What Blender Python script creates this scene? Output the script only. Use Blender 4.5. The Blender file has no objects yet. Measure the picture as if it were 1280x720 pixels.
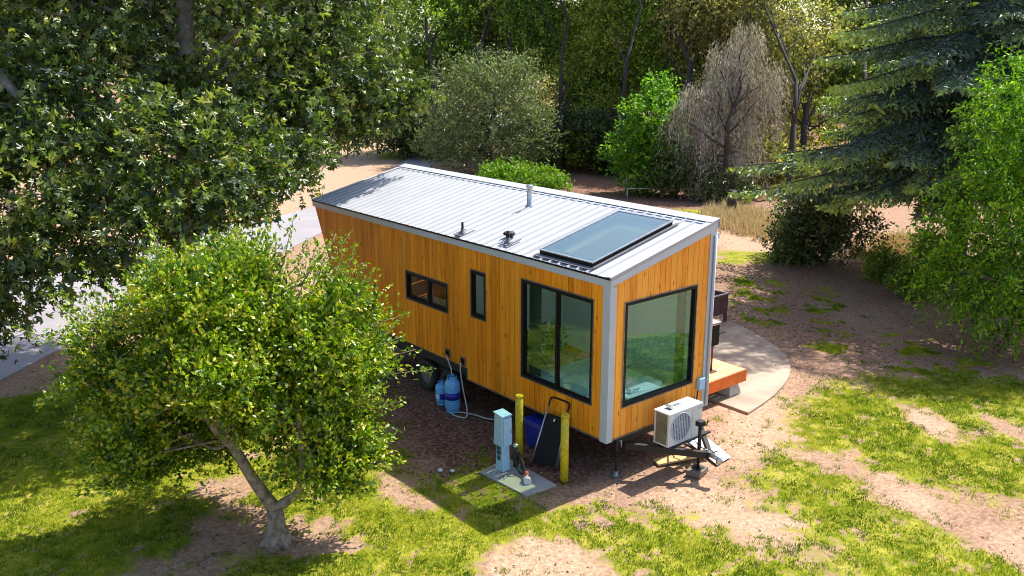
import bpy, math, random
import numpy as np
from mathutils import Vector

rng = np.random.default_rng(7)
random.seed(7)
S = bpy.context.scene
COL = S.collection

# ------------------------------------------------------------------ camera (measured from the photograph)
CAM = np.array([-9.978, -9.526, 7.048]); YAW, PITCH, FPX = 0.876, 0.262, 1118.8
FW = np.array([math.cos(PITCH) * math.cos(YAW), math.cos(PITCH) * math.sin(YAW), -math.sin(PITCH)])
RT = np.array([math.sin(YAW), -math.cos(YAW), 0.0]); UP = np.cross(RT, FW)


def ray(px, py):
    return FW + (px - 640) / FPX * RT - (py - 360) / FPX * UP


def at(px, py, depth):
    return CAM + ray(px, py) * depth


def G(px, py, z=0.0):
    d = ray(px, py)
    return CAM + d * ((z - CAM[2]) / d[2])


def to_px(P):
    d = P - CAM
    z = d @ FW
    return 640 + FPX * (d @ RT) / z, 360 - FPX * (d @ UP) / z, z


# ------------------------------------------------------------------ materials
def mat(name, base=(0.5, 0.5, 0.5), rough=0.6, metal=0.0, spec=0.5, var=0.0, scale=8.0, bump=0.0, bscale=40.0):
    m = bpy.data.materials.new(name); m.use_nodes = True
    nt = m.node_tree; b = nt.nodes['Principled BSDF']
    b.inputs['Base Color'].default_value = (*base, 1); b.inputs['Roughness'].default_value = rough
    b.inputs['Metallic'].default_value = metal; b.inputs['Specular IOR Level'].default_value = spec
    if var or bump:
        tc = nt.nodes.new('ShaderNodeTexCoord')
    if var:
        n = nt.nodes.new('ShaderNodeTexNoise'); n.inputs['Scale'].default_value = scale; n.inputs['Detail'].default_value = 6
        nt.links.new(tc.outputs['Object'], n.inputs['Vector'])
        r = nt.nodes.new('ShaderNodeValToRGB')
        r.color_ramp.elements[0].position = 0.3; r.color_ramp.elements[1].position = 0.7
        r.color_ramp.elements[0].color = (*[c * (1 - var) for c in base], 1)
        r.color_ramp.elements[1].color = (*[min(1, c * (1 + var * .6)) for c in base], 1)
        nt.links.new(n.outputs['Fac'], r.inputs['Fac']); nt.links.new(r.outputs['Color'], b.inputs['Base Color'])
    if bump:
        n2 = nt.nodes.new('ShaderNodeTexNoise'); n2.inputs['Scale'].default_value = bscale; n2.inputs['Detail'].default_value = 5
        nt.links.new(tc.outputs['Object'], n2.inputs['Vector'])
        bp = nt.nodes.new('ShaderNodeBump'); bp.inputs['Strength'].default_value = bump; bp.inputs['Distance'].default_value = 0.02
        nt.links.new(n2.outputs['Fac'], bp.inputs['Height']); nt.links.new(bp.outputs['Normal'], b.inputs['Normal'])
    return m


def wood_mat(name, dark, mid, light, rough=0.55):
    m = bpy.data.materials.new(name); m.use_nodes = True
    nt = m.node_tree; N = nt.nodes; L = nt.links; b = N['Principled BSDF']
    tc = N.new('ShaderNodeTexCoord'); at_ = N.new('ShaderNodeAttribute'); at_.attribute_name = 'tint'
    mp = N.new('ShaderNodeMapping'); mp.inputs['Scale'].default_value = (22, 22, 1.3)
    off = N.new('ShaderNodeVectorMath'); off.operation = 'SCALE'; off.inputs[0].default_value = (13.1, 7.7, 31.3)
    L.new(at_.outputs['Fac'], off.inputs['Scale'])
    add = N.new('ShaderNodeVectorMath'); add.operation = 'ADD'
    L.new(tc.outputs['Object'], mp.inputs['Vector']); L.new(mp.outputs['Vector'], add.inputs[0]); L.new(off.outputs['Vector'], add.inputs[1])
    n = N.new('ShaderNodeTexNoise'); n.inputs['Scale'].default_value = 1.0; n.inputs['Detail'].default_value = 8; n.inputs['Roughness'].default_value = 0.65
    n.inputs['Distortion'].default_value = 0.6
    L.new(add.outputs['Vector'], n.inputs['Vector'])
    s1 = N.new('ShaderNodeMath'); s1.operation = 'MULTIPLY_ADD'; s1.inputs[1].default_value = 0.30; s1.inputs[2].default_value = -0.15
    L.new(at_.outputs['Fac'], s1.inputs[0])
    s2 = N.new('ShaderNodeMath'); s2.operation = 'ADD'; L.new(n.outputs['Fac'], s2.inputs[0]); L.new(s1.outputs['Value'], s2.inputs[1])
    r = N.new('ShaderNodeValToRGB'); e = r.color_ramp.elements
    e[0].position = 0.18; e[0].color = (*dark, 1); e[1].position = 0.85; e[1].color = (*light, 1)
    x = e.new(0.5); x.color = (*mid, 1)
    L.new(s2.outputs['Value'], r.inputs['Fac'])
    # knots
    mk = N.new('ShaderNodeMapping'); mk.inputs['Scale'].default_value = (7, 7, 2.6)
    L.new(tc.outputs['Object'], mk.inputs['Vector'])
    v = N.new('ShaderNodeTexVoronoi'); v.inputs['Scale'].default_value = 1.0; L.new(mk.outputs['Vector'], v.inputs['Vector'])
    kr = N.new('ShaderNodeMapRange'); kr.inputs['From Min'].default_value = 0.05; kr.inputs['From Max'].default_value = 0.16
    kr.inputs['To Min'].default_value = 0.75; kr.inputs['To Max'].default_value = 0.0
    L.new(v.outputs['Distance'], kr.inputs['Value'])
    mx = N.new('ShaderNodeMix'); mx.data_type = 'RGBA'; mx.inputs[7].default_value = (dark[0] * .35, dark[1] * .3, dark[2] * .4, 1)
    L.new(kr.outputs['Result'], mx.inputs[0]); L.new(r.outputs['Color'], mx.inputs[6])
    # weather stains, tall streaks
    ms = N.new('ShaderNodeMapping'); ms.inputs['Scale'].default_value = (1.6, 1.6, 0.35); L.new(tc.outputs['Object'], ms.inputs['Vector'])
    nw = N.new('ShaderNodeTexNoise'); nw.inputs['Scale'].default_value = 1.3; nw.inputs['Detail'].default_value = 4; L.new(ms.outputs['Vector'], nw.inputs['Vector'])
    rw = N.new('ShaderNodeMapRange'); rw.inputs['From Min'].default_value = .35; rw.inputs['From Max'].default_value = .7; rw.inputs['To Min'].default_value = .84; rw.inputs['To Max'].default_value = 1.14
    L.new(nw.outputs['Fac'], rw.inputs['Value'])
    mu = N.new('ShaderNodeVectorMath'); mu.operation = 'SCALE'; L.new(mx.outputs[2], mu.inputs[0]); L.new(rw.outputs['Result'], mu.inputs['Scale'])
    L.new(mu.outputs['Vector'], b.inputs['Base Color'])
    bp = N.new('ShaderNodeBump'); bp.inputs['Strength'].default_value = 0.25; bp.inputs['Distance'].default_value = 0.004
    L.new(n.outputs['Fac'], bp.inputs['Height']); L.new(bp.outputs['Normal'], b.inputs['Normal'])
    b.inputs['Roughness'].default_value = rough; b.inputs['Specular IOR Level'].default_value = 0.15
    return m


def glass_mat(name, tint, refl=0.12, ior=1.5, gloss_tint=(1, 1, 1), sky_sheen=0.0):
    """Thin pane: lets light and sight straight through with a tint, mirrors by Fresnel."""
    m = bpy.data.materials.new(name); m.use_nodes = True
    nt = m.node_tree; N = nt.nodes; L = nt.links
    N.remove(N['Principled BSDF']); out = N['Material Output']
    t = N.new('ShaderNodeBsdfTransparent'); t.inputs['Color'].default_value = (*tint, 1)
    g = N.new('ShaderNodeBsdfGlossy'); g.inputs['Roughness'].default_value = 0.015; g.inputs['Color'].default_value = (*gloss_tint, 1)
    f = N.new('ShaderNodeLayerWeight'); f.inputs['Blend'].default_value = 0.5
    pw = N.new('ShaderNodeMath'); pw.operation = 'POWER'; pw.inputs[1].default_value = 5; L.new(f.outputs['Facing'], pw.inputs[0])
    a = N.new('ShaderNodeMath'); a.operation = 'MULTIPLY_ADD'; a.use_clamp = True; a.inputs[1].default_value = 1 - refl; a.inputs[2].default_value = refl
    L.new(pw.outputs['Value'], a.inputs[0])
    tc = N.new('ShaderNodeTexCoord'); n = N.new('ShaderNodeTexNoise'); n.inputs['Scale'].default_value = 1.1
    L.new(tc.outputs['Object'], n.inputs['Vector'])
    bp = N.new('ShaderNodeBump'); bp.inputs['Strength'].default_value = 0.05; bp.inputs['Distance'].default_value = 0.05
    L.new(n.outputs['Fac'], bp.inputs['Height']); L.new(bp.outputs['Normal'], g.inputs['Normal'])
    mx = N.new('ShaderNodeMixShader')
    if sky_sheen:  # pale blue layer painted on to brighten the reflected sky
        df = N.new('ShaderNodeBsdfDiffuse'); df.inputs['Color'].default_value = (.50, .62, .72, 1); md = N.new('ShaderNodeMixShader')
        md.inputs['Fac'].default_value = sky_sheen; L.new(mx.outputs['Shader'], md.inputs[1]); L.new(df.outputs['BSDF'], md.inputs[2])
    L.new(a.outputs['Value'], mx.inputs['Fac']); L.new(t.outputs['BSDF'], mx.inputs[1]); L.new(g.outputs['BSDF'], mx.inputs[2])
    L.new((md if sky_sheen else mx).outputs['Shader'], out.inputs['Surface'])
    return m


def leaf_mat(name, dark, mid, light, trans=0.35, rough=0.45, spec=0.4, accent=None):
    """Leaf colour varies leaf by leaf through the 'tint' attribute; thin leaves pass light."""
    m = bpy.data.materials.new(name); m.use_nodes = True
    nt = m.node_tree; N = nt.nodes; L = nt.links; b = N['Principled BSDF']; out = N['Material Output']
    a = N.new('ShaderNodeAttribute'); a.attribute_name = 'tint'
    r = N.new('ShaderNodeValToRGB'); e = r.color_ramp.elements
    e[0].position = 0.0; e[0].color = (*dark, 1); e[1].position = 0.9; e[1].color = (*light, 1)
    x = e.new(0.5); x.color = (*mid, 1)
    if accent:
        y = e.new(0.97); y.color = (*accent, 1)
    L.new(a.outputs['Fac'], r.inputs['Fac']); L.new(r.outputs['Color'], b.inputs['Base Color'])
    b.inputs['Roughness'].default_value = rough; b.inputs['Specular IOR Level'].default_value = spec
    t = N.new('ShaderNodeBsdfTranslucent')
    hs = N.new('ShaderNodeMix'); hs.data_type = 'RGBA'; hs.blend_type = 'MULTIPLY'; hs.inputs[0].default_value = 1
    hs.inputs[7].default_value = (1.2, 1.45, 0.5, 1); L.new(r.outputs['Color'], hs.inputs[6])
    L.new(hs.outputs[2], t.inputs['Color'])
    mx = N.new('ShaderNodeMixShader'); mx.inputs['Fac'].default_value = trans
    L.new(b.outputs['BSDF'], mx.inputs[1]); L.new(t.outputs['BSDF'], mx.inputs[2]); L.new(mx.outputs['Shader'], out.inputs['Surface'])
    return m


M = dict(
    clad=wood_mat('cedar_cladding', (0.52, 0.150, 0.006), (0.84, 0.285, 0.012), (0.95, 0.42, 0.035)),
    clad_front_lit=wood_mat('cedar_cladding_end_lit', (0.62, 0.20, 0.016), (0.90, 0.35, 0.045), (0.97, 0.49, 0.09)),  # same cedar made lighter, standing for the brighter light on this wall
    deckwood=wood_mat('deck_boards', (0.42, 0.24, 0.10), (0.62, 0.40, 0.19), (0.75, 0.53, 0.28)),
    deckface=mat('deck_stain', (0.74, 0.14, 0.008), 0.5, var=0.25, scale=5, bump=.1),
    trim=mat('grey_trim', (0.46, 0.50, 0.56), 0.5, var=0.06, scale=3),
    roof=mat('white_metal_roof', (0.385, 0.395, 0.415), 0.5, 0.0, 0.6, var=0.08, scale=2.2),
    blackflat=mat('black_board', (0.008, 0.008, 0.009), 0.65, spec=.25, var=.2),
    black=mat('black_metal', (0.010, 0.009, 0.010), 0.5, spec=.2, var=.2),
    blackmatt=mat('black_rubber', (0.02, 0.018, 0.018), 0.75, var=.2),
    chassis=mat('chassis_steel', (0.02, 0.02, 0.021), 0.55, 0.3, var=.3, scale=5),
    steel=mat('galvanised_steel', (0.5, 0.51, 0.52), 0.32, 0.85, var=.2, scale=12),
    inwall=mat('interior_wall', (0.88, 0.87, 0.85), 0.8, var=.04),
    infloor=wood_mat('interior_floor', (0.34, 0.24, 0.15), (0.50, 0.37, 0.24), (0.60, 0.46, 0.32)),
    linen=mat('white_linen', (0.80, 0.82, 0.80), 0.9, var=.08, scale=6, bump=.5, bscale=9),
    blanket=mat('teal_blanket', (0.42, 0.60, 0.58), 0.9, var=.2, scale=14, bump=.5, bscale=20),
    curtain=mat('dark_curtain', (0.03, 0.032, 0.035), 0.9, var=.15),
    glass=glass_mat('tinted_glass', (0.86, 0.96, 0.94), 0.07, 1.5, (0.70, 0.95, 0.90)),
    glass_front=glass_mat('tinted_front_glass', (0.74, 0.92, 0.89), 0.13, 1.5, (0.62, 0.92, 0.82)),
    glass_dark=glass_mat('plain_glass', (0.8, 0.86, 0.84), 0.06, 1.5, (0.9, 1, .95)),
    skyglass=glass_mat('skylight_glass', (0.98, 0.98, 0.74), 0.19, 1.6, (0.72, 0.88, 1.0), .03),
    acwhite=mat('ac_paint', (0.64, 0.64, 0.64), 0.4, var=.05),
    acdark=mat('ac_inside', (0.09, 0.10, 0.13), 0.5),
    acfin=mat('coil_fins', (0.42, 0.37, 0.26), 0.5, .4, var=.3, scale=30),
    acgrille=mat('ac_grille', (0.42, 0.46, 0.55), 0.4),
    tank=mat('tank_blue', (0.13, 0.42, 0.82), 0.38, var=.12, scale=9),
    tankband=mat('tank_band', (0.01, 0.025, 0.32), 0.4),
    tankwhite=mat('tank_label', (0.65, 0.72, 0.8), 0.5),
    yellow=mat('bollard_yellow', (0.60, 0.46, 0.012), 0.5, var=.35, scale=14, bump=.15, bscale=30),
    pedestal=mat('pedestal_paint', (0.36, 0.58, 0.80), 0.5, var=.12, scale=8),
    tub=mat('blue_plastic', (0.015, 0.03, 0.30), 0.4, var=.1),
    concrete=mat('concrete', (0.34, 0.33, 0.31), 0.9, var=.2, scale=3, bump=.3, bscale=60),
    patio=mat('patio_concrete', (0.36, 0.28, 0.21), 0.9, var=.3, scale=1.6, bump=.25, bscale=40),
    road=mat('pale_road', (0.27, 0.25, 0.265), 0.95, var=.14, scale=.5, bump=.3, bscale=30),
    cement=mat('cement_block', (0.5, 0.44, 0.38), 0.95, var=.15, scale=12, bump=.4),
    board=mat('white_board', (0.60, 0.62, 0.65), 0.5, var=.05),
    timber=mat('old_timber', (0.17, 0.13, 0.10), 0.85, var=.4, scale=12, bump=.4),
    corten=mat('rusty_steel', (0.10, 0.045, 0.045), 0.75, var=.4, scale=5, bump=.2),
    rim=mat('planter_rim', (0.33, 0.27, 0.26), 0.6, var=.3),
    redpost=mat('red_brown_metal', (0.11, 0.022, 0.015), 0.5, var=.3),
    redfit=mat('faded_red', (0.62, 0.13, 0.09), 0.5, var=.3, scale=20),
    hose=mat('grey_hose', (0.45, 0.46, 0.45), 0.55),
    bark=mat('brown_bark', (0.26, 0.20, 0.15), 0.95, var=.6, scale=11, bump=1.0, bscale=26),
    barkpale=mat('pale_bark', (0.52, 0.47, 0.40), 0.85, var=.45, scale=5, bump=.5, bscale=16),
    barkdark=mat('dark_bark', (0.05, 0.04, 0.035), 0.95, var=.5, scale=7, bump=.8),
    barkgrey=mat('grey_bark', (0.27, 0.23, 0.21), 0.95, var=.4, scale=7, bump=.6),
    sticker=mat('green_sticker', (0.02, 0.10, 0.08), 0.5),
    flash=mat('lead_flashing', (0.16, 0.16, 0.18), 0.5, .3, var=.3, scale=20),
    pot=mat('clay_pot', (0.5, 0.5, 0.48), 0.7),
    benchwhite=mat('bench_paint', (0.55, 0.52, 0.48), 0.5),
)
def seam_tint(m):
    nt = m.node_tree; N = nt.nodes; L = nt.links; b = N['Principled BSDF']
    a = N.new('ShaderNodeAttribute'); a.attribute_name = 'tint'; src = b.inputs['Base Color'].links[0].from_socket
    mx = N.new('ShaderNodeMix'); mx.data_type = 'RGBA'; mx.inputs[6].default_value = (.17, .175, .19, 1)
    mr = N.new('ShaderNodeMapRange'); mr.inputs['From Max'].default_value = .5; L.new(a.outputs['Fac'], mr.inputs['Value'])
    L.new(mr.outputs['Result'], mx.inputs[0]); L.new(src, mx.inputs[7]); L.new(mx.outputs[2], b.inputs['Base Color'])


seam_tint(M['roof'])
LM = dict(
    lemon=leaf_mat('lemon_leaf', (0.016, 0.058, 0.002), (0.13, 0.235, 0.006), (0.38, 0.46, 0.014), .28, .36, .55, (0.42, 0.27, 0.05)),
    syc=leaf_mat('sycamore_leaf', (0.017, 0.040, 0.010), (0.075, 0.120, 0.022), (0.27, 0.33, 0.07), .32, .38, .6, (0.32, 0.26, 0.06)),
    olive=leaf_mat('olive_leaf', (0.045, 0.068, 0.025), (0.14, 0.18, 0.065), (0.31, 0.35, 0.15), .22, .5, .4),
    hedge=leaf_mat('hedge_leaf', (0.05, 0.11, 0.006), (0.13, 0.25, 0.012), (0.26, 0.38, 0.03), .35, .5, .35),
    sapl=leaf_mat('sapling_leaf', (0.045, 0.12, 0.008), (0.11, 0.26, 0.015), (0.22, 0.38, 0.03), .4, .5, .35),
    dead=leaf_mat('dead_twig', (0.18, 0.150, 0.12), (0.42, 0.355, 0.29), (0.70, 0.62, 0.53), .1, .8, .1),
    weep=leaf_mat('weeping_leaf', (0.055, 0.095, 0.017), (0.20, 0.27, 0.045), (0.52, 0.54, 0.08), .44, .5, .35, (0.5, 0.38, 0.12)),
    brown=leaf_mat('rusty_leaf', (0.10, 0.10, 0.04), (0.29, 0.265, 0.10), (0.55, 0.46, 0.18), .44, .6, .3),
    yellow=leaf_mat('yellow_leaf', (0.10, 0.12, 0.006), (0.26, 0.26, 0.012), (0.48, 0.42, 0.03), .4, .5, .3),
    green=leaf_mat('fresh_leaf', (0.042, 0.088, 0.018), (0.155, 0.26, 0.04), (0.40, 0.50, 0.07), .42, .5, .35),
    con=leaf_mat('conifer_needle', (0.030, 0.062, 0.044), (0.115, 0.175, 0.115), (0.38, 0.48, 0.09), .2, .45, .45),
    pepper=leaf_mat('pepper_leaf', (0.025, 0.075, 0.004), (0.13, 0.28, 0.010), (0.32, 0.50, 0.02), .36, .5, .3),
    darkb=leaf_mat('dark_leaf', (0.016, 0.030, 0.012), (0.055, 0.085, 0.025), (0.17, 0.21, 0.05), .25, .4, .45),
    grass=leaf_mat('grass_blade', (0.05, 0.105, 0.004), (0.18, 0.255, 0.007), (0.42, 0.40, 0.026), .36, .6, .2, (0.52, 0.40, 0.17)),
    dry=leaf_mat('dry_grass_blade', (0.30, 0.20, 0.10), (0.58, 0.43, 0.25), (0.74, 0.60, 0.40), .08, .8, .1),
    litter=leaf_mat('fallen_leaf', (0.05, 0.028, 0.018), (0.16, 0.095, 0.065), (0.44, 0.32, 0.23), .05, .8, .2),
)


# ------------------------------------------------------------------ object helpers
def link(o):
    COL.objects.link(o); return o


def tag(o, label=None, cat=None, group=None, kind=None):
    if label: o['label'] = label
    if cat: o['category'] = cat
    if group: o['group'] = group
    if kind: o['kind'] = kind
    return o


ORIGIN = {}


def thing(name, loc, label, cat, group=None):
    o = bpy.data.objects.new(name, None); o.empty_display_size = .2
    o.location = [float(v) for v in loc]; link(o); ORIGIN[o.name] = np.array(loc, float)
    return tag(o, label, cat, group)


def place(o, parent=None, loc=None):
    """verts are given in world coordinates: returns the origin they have to be shifted by"""
    if parent is not None:
        o.parent = parent; ORIGIN[o.name] = ORIGIN[parent.name]
    else:
        l = np.array(loc if loc is not None else (0, 0, 0), float)
        o.location = [float(v) for v in l]; ORIGIN[o.name] = l
    return ORIGIN[o.name]


class MB:
    def __init__(s):
        s.v, s.f, s.t, s.sm = [], [], [], []

    def add(s, verts, faces, tint=0.5, smooth=False):
        o = len(s.v); s.v += [tuple(map(float, p)) for p in verts]
        for f in faces:
            s.f.append([o + i for i in f]); s.t.append(tint); s.sm.append(smooth)
        return s

    def box(s, x0, x1, y0, y1, z0, z1, tint=0.5):
        return s.hexa([(x0, y0, z0), (x1, y0, z0), (x1, y1, z0), (x0, y1, z0), (x0, y0, z1), (x1, y0, z1), (x1, y1, z1), (x0, y1, z1)], tint)

    def hexa(s, p, tint=0.5):
        return s.add(p, [(3, 2, 1, 0), (4, 5, 6, 7), (0, 1, 5, 4), (1, 2, 6, 5), (2, 3, 7, 6), (3, 0, 4, 7)], tint)

    def prism(s, poly, vec, tint=0.5):
        n = len(poly); a = [np.array(p, float) for p in poly]; b = [p + np.array(vec, float) for p in a]
        return s.add(a + b, [list(range(n))[::-1], list(range(n, 2 * n))] + [(i, (i + 1) % n, n + (i + 1) % n, n + i) for i in range(n)], tint)

    def obox(s, c, ax, ay, az, hx, hy, hz, tint=0.5):
        c = np.array(c, float); ax, ay, az = [np.array(k, float) / np.linalg.norm(k) for k in (ax, ay, az)]
        P = [c + sx * hx * ax + sy * hy * ay + sz * hz * az for sz in (-1, 1) for sx, sy in ((-1, -1), (1, -1), (1, 1), (-1, 1))]
        return s.hexa(P, tint)

    def tube(s, pts, r, n=8, caps=True, tint=0.5):
        P = [np.array(p, float) for p in pts]; R_ = [r] * len(P) if np.isscalar(r) else list(r)
        vs, fs = [], []
        prev = None
        for i, p in enumerate(P):
            d = P[min(i + 1, len(P) - 1)] - P[max(i - 1, 0)]; d = d / (np.linalg.norm(d) + 1e-9)
            if prev is None:
                a = np.cross(d, (0, 0, 1) if abs(d[2]) < .9 else (1, 0, 0))
            else:
                a = prev - d * (prev @ d)
            a = a / (np.linalg.norm(a) + 1e-9); prev = a; b = np.cross(d, a)
            for k in range(n):
                w = 2 * math.pi * k / n; vs.append(p + R_[i] * (math.cos(w) * a + math.sin(w) * b))
        for i in range(len(P) - 1):
            for k in range(n):
                fs.append((i * n + k, i * n + (k + 1) % n, (i + 1) * n + (k + 1) % n, (i + 1) * n + k))
        s.add(vs, fs, tint, True)
        if caps:
            o = len(s.v) - len(vs)
            s.f.append([o + k for k in range(n)][::-1]); s.t.append(tint); s.sm.append(False)
            e = o + (len(P) - 1) * n
            s.f.append([e + k for k in range(n)]); s.t.append(tint); s.sm.append(False)
        return s

    def lathe(s, c, prof, n=24, tint=0.5):
        """prof: (radius, z) from bottom to top, axis z through c"""
        vs, fs = [], []
        for r, z in prof:
            for k in range(n):
                w = 2 * math.pi * k / n; vs.append((c[0] + r * math.cos(w), c[1] + r * math.sin(w), c[2] + z))
        for i in range(len(prof) - 1):
            for k in range(n):
                fs.append((i * n + k, i * n + (k + 1) % n, (i + 1) * n + (k + 1) % n, (i + 1) * n + k))
        s.add(vs, fs, tint, True)
        o = len(s.v) - len(vs)
        s.f.append([o + k for k in range(n)][::-1]); s.t.append(tint); s.sm.append(False)
        e = o + (len(prof) - 1) * n
        s.f.append([e + k for k in range(n)]); s.t.append(tint); s.sm.append(False)
        return s

    def build(s, name, m, parent=None, loc=None, bevel=0.0):
        me = bpy.data.meshes.new(name); o = bpy.data.objects.new(name, me); link(o)
        off = place(o, parent, loc)
        me.from_pydata([tuple(np.array(p) - off) for p in s.v], [], s.f)
        me.polygons.foreach_set('use_smooth', s.sm)
        a = me.attributes.new('tint', 'FLOAT', 'FACE'); a.data.foreach_set('value', np.array(s.t, np.float32))
        me.materials.append(m); me.update()
        if bevel:
            b = o.modifiers.new('bevel', 'BEVEL'); b.width = bevel; b.segments = 2; b.limit_method = 'ANGLE'
        return o


def np_mesh(name, V, F, T, m, parent=None, loc=None, smooth=False):
    """fast triangle mesh from numpy arrays, T = per-vertex tint"""
    me = bpy.data.meshes.new(name); o = bpy.data.objects.new(name, me); link(o)
    off = place(o, parent, loc)
    V = (np.asarray(V, np.float64) - off).astype(np.float32); F = np.asarray(F, np.int32)
    me.vertices.add(len(V)); me.vertices.foreach_set('co', V.ravel())
    me.loops.add(F.size); me.loops.foreach_set('vertex_index', F.ravel())
    me.polygons.add(len(F)); k = F.shape[1]
    me.polygons.foreach_set('loop_start', np.arange(0, F.size, k, dtype=np.int32))
    if smooth: me.polygons.foreach_set('use_smooth', np.ones(len(F), bool))
    me.update(calc_edges=True)
    a = me.attributes.new('tint', 'FLOAT', 'POINT'); a.data.foreach_set('value', np.clip(T, 0, 1).astype(np.float32))
    me.materials.append(m)
    return o


def unit(a):
    return a / (np.linalg.norm(a, axis=-1, keepdims=True) + 1e-9)


def leaves(P, A, length, width, tint, shape='oval', fold=0.25, flat=0.6):
    """P: base points, A: long axes; returns V, F, T"""
    n = len(P); A = unit(A)
    up = np.array([0, 0, 1.0]) * flat + rng.normal(0, 1, (n, 3)) * (1 - flat * .6)
    Sd = unit(np.cross(A, up)); Nn = np.cross(Sd, A)
    length = np.broadcast_to(np.asarray(length, float), (n,))[:, None] * rng.uniform(.7, 1.25, (n, 1)); width = length * width

    def rh(A_, S_, l, w, o):
        V = np.stack([P, P + A_ * l * .45 - S_ * w + Nn * w * fold, P + A_ * l - Nn * l * .12, P + A_ * l * .45 + S_ * w + Nn * w * fold], 1)
        i = np.arange(n)[:, None] * 4 + o
        F = np.concatenate([i + [0, 2, 1], i + [0, 3, 2]], 0)
        return V.reshape(-1, 3), F
    if shape == 'oval':
        V, F = rh(A, Sd, length, width, 0); T = np.repeat(tint, 4)
    else:
        Vs, Fs = [], []
        for j, (an, ls) in enumerate(((-.95, .8), (0, 1), (.95, .8))):
            A2 = A * math.cos(an) + Sd * math.sin(an); S2 = Sd * math.cos(an) - A * math.sin(an)
            V, F = rh(A2, S2, length * ls, width, j * 4 * n); Vs.append(V); Fs.append(F)
        V = np.concatenate(Vs); F = np.concatenate(Fs); T = np.tile(np.repeat(tint, 4), 3)
    return V, F, T


def lobe_points(lobes, n, rin=.55):
    w = np.array([l[3] * l[4] * l[5] for l in lobes]) ** .7; w /= w.sum()
    k = rng.choice(len(lobes), n, p=w); L = np.array(lobes, float)[k]
    d = unit(rng.normal(0, 1, (n, 3))); r = rng.uniform(rin ** 2.2, 1.12, (n, 1)) ** (1 / 2.2)
    return L[:, :3] + d * r * L[:, 3:6], d


def sprig_crown(lobes, nsprig, per, slen, leaf, width, upbias=.3, shape='oval', rin=.55, flat=.6, droop=0., spread=.9, clump=.22, zmin=.05, tint_mu=.45):
    """crown of leafy sprigs; tint varies by clump and by leaf"""
    C, d = lobe_points(lobes, nsprig, rin)
    D = unit(d * .8 + rng.normal(0, .55, d.shape) + np.array([0, 0, upbias]))
    keep = C[:, 2] > zmin; C, D = C[keep], D[keep]; ns = len(C)
    t = np.tile(np.linspace(0, 1, per), (ns, 1)) + rng.normal(0, .05, (ns, per))
    ln = slen * rng.uniform(.5, 1.5, (ns, 1))
    P = C[:, None, :] + D[:, None, :] * (t * ln)[..., None] + rng.normal(0, leaf * .35, (ns, per, 3))
    P[..., 2] -= droop * (t * ln) ** 2
    A = D[:, None, :] * .7 + rng.normal(0, spread, (ns, per, 3)) - np.array([0, 0, droop * .6])
    ct = rng.normal(0, clump, (ns, 1)); T = np.clip(tint_mu + ct + rng.normal(0, .16, (ns, per)) + (t - .5) * .25, 0, .93)
    T = np.where(rng.random(T.shape) < .012, 1.0, T)
    return leaves(P.reshape(-1, 3), A.reshape(-1, 3), leaf, width, T.ravel(), shape, flat=flat), C


def strand_crown(lobes, nstr, per, slen, leaf, width, tint_mu=.45, clump=.2, zmin=.15, sway=.25):
    """weeping crown: hanging strands of narrow leaves"""
    C, d = lobe_points(lobes, nstr, .3)
    ln = slen * rng.uniform(.4, 1.4, (len(C), 1)); t = np.tile(np.linspace(0, 1, per), (len(C), 1)) + rng.normal(0, .03, (len(C), per))
    out = unit(d * [1, 1, 0] + rng.normal(0, .3, d.shape) * [1, 1, 0])
    P = C[:, None, :] + out[:, None, :] * (np.sqrt(np.clip(t, 0, 1)) * ln * sway)[..., None] + rng.normal(0, .05, (len(C), per, 3))
    P[..., 2] -= t * ln
    A = np.array([0, 0, -1.0]) + out[:, None, :] * .35 + rng.normal(0, .4, P.shape)
    T = np.clip(tint_mu + rng.normal(0, clump, (len(C), 1)) + rng.normal(0, .15, t.shape), 0, .93)
    P = P.reshape(-1, 3); A = A.reshape(-1, 3); T = T.ravel()
    k = P[:, 2] > zmin
    return leaves(P[k], A[k], leaf, width, T[k], 'oval', flat=.2), C


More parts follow.
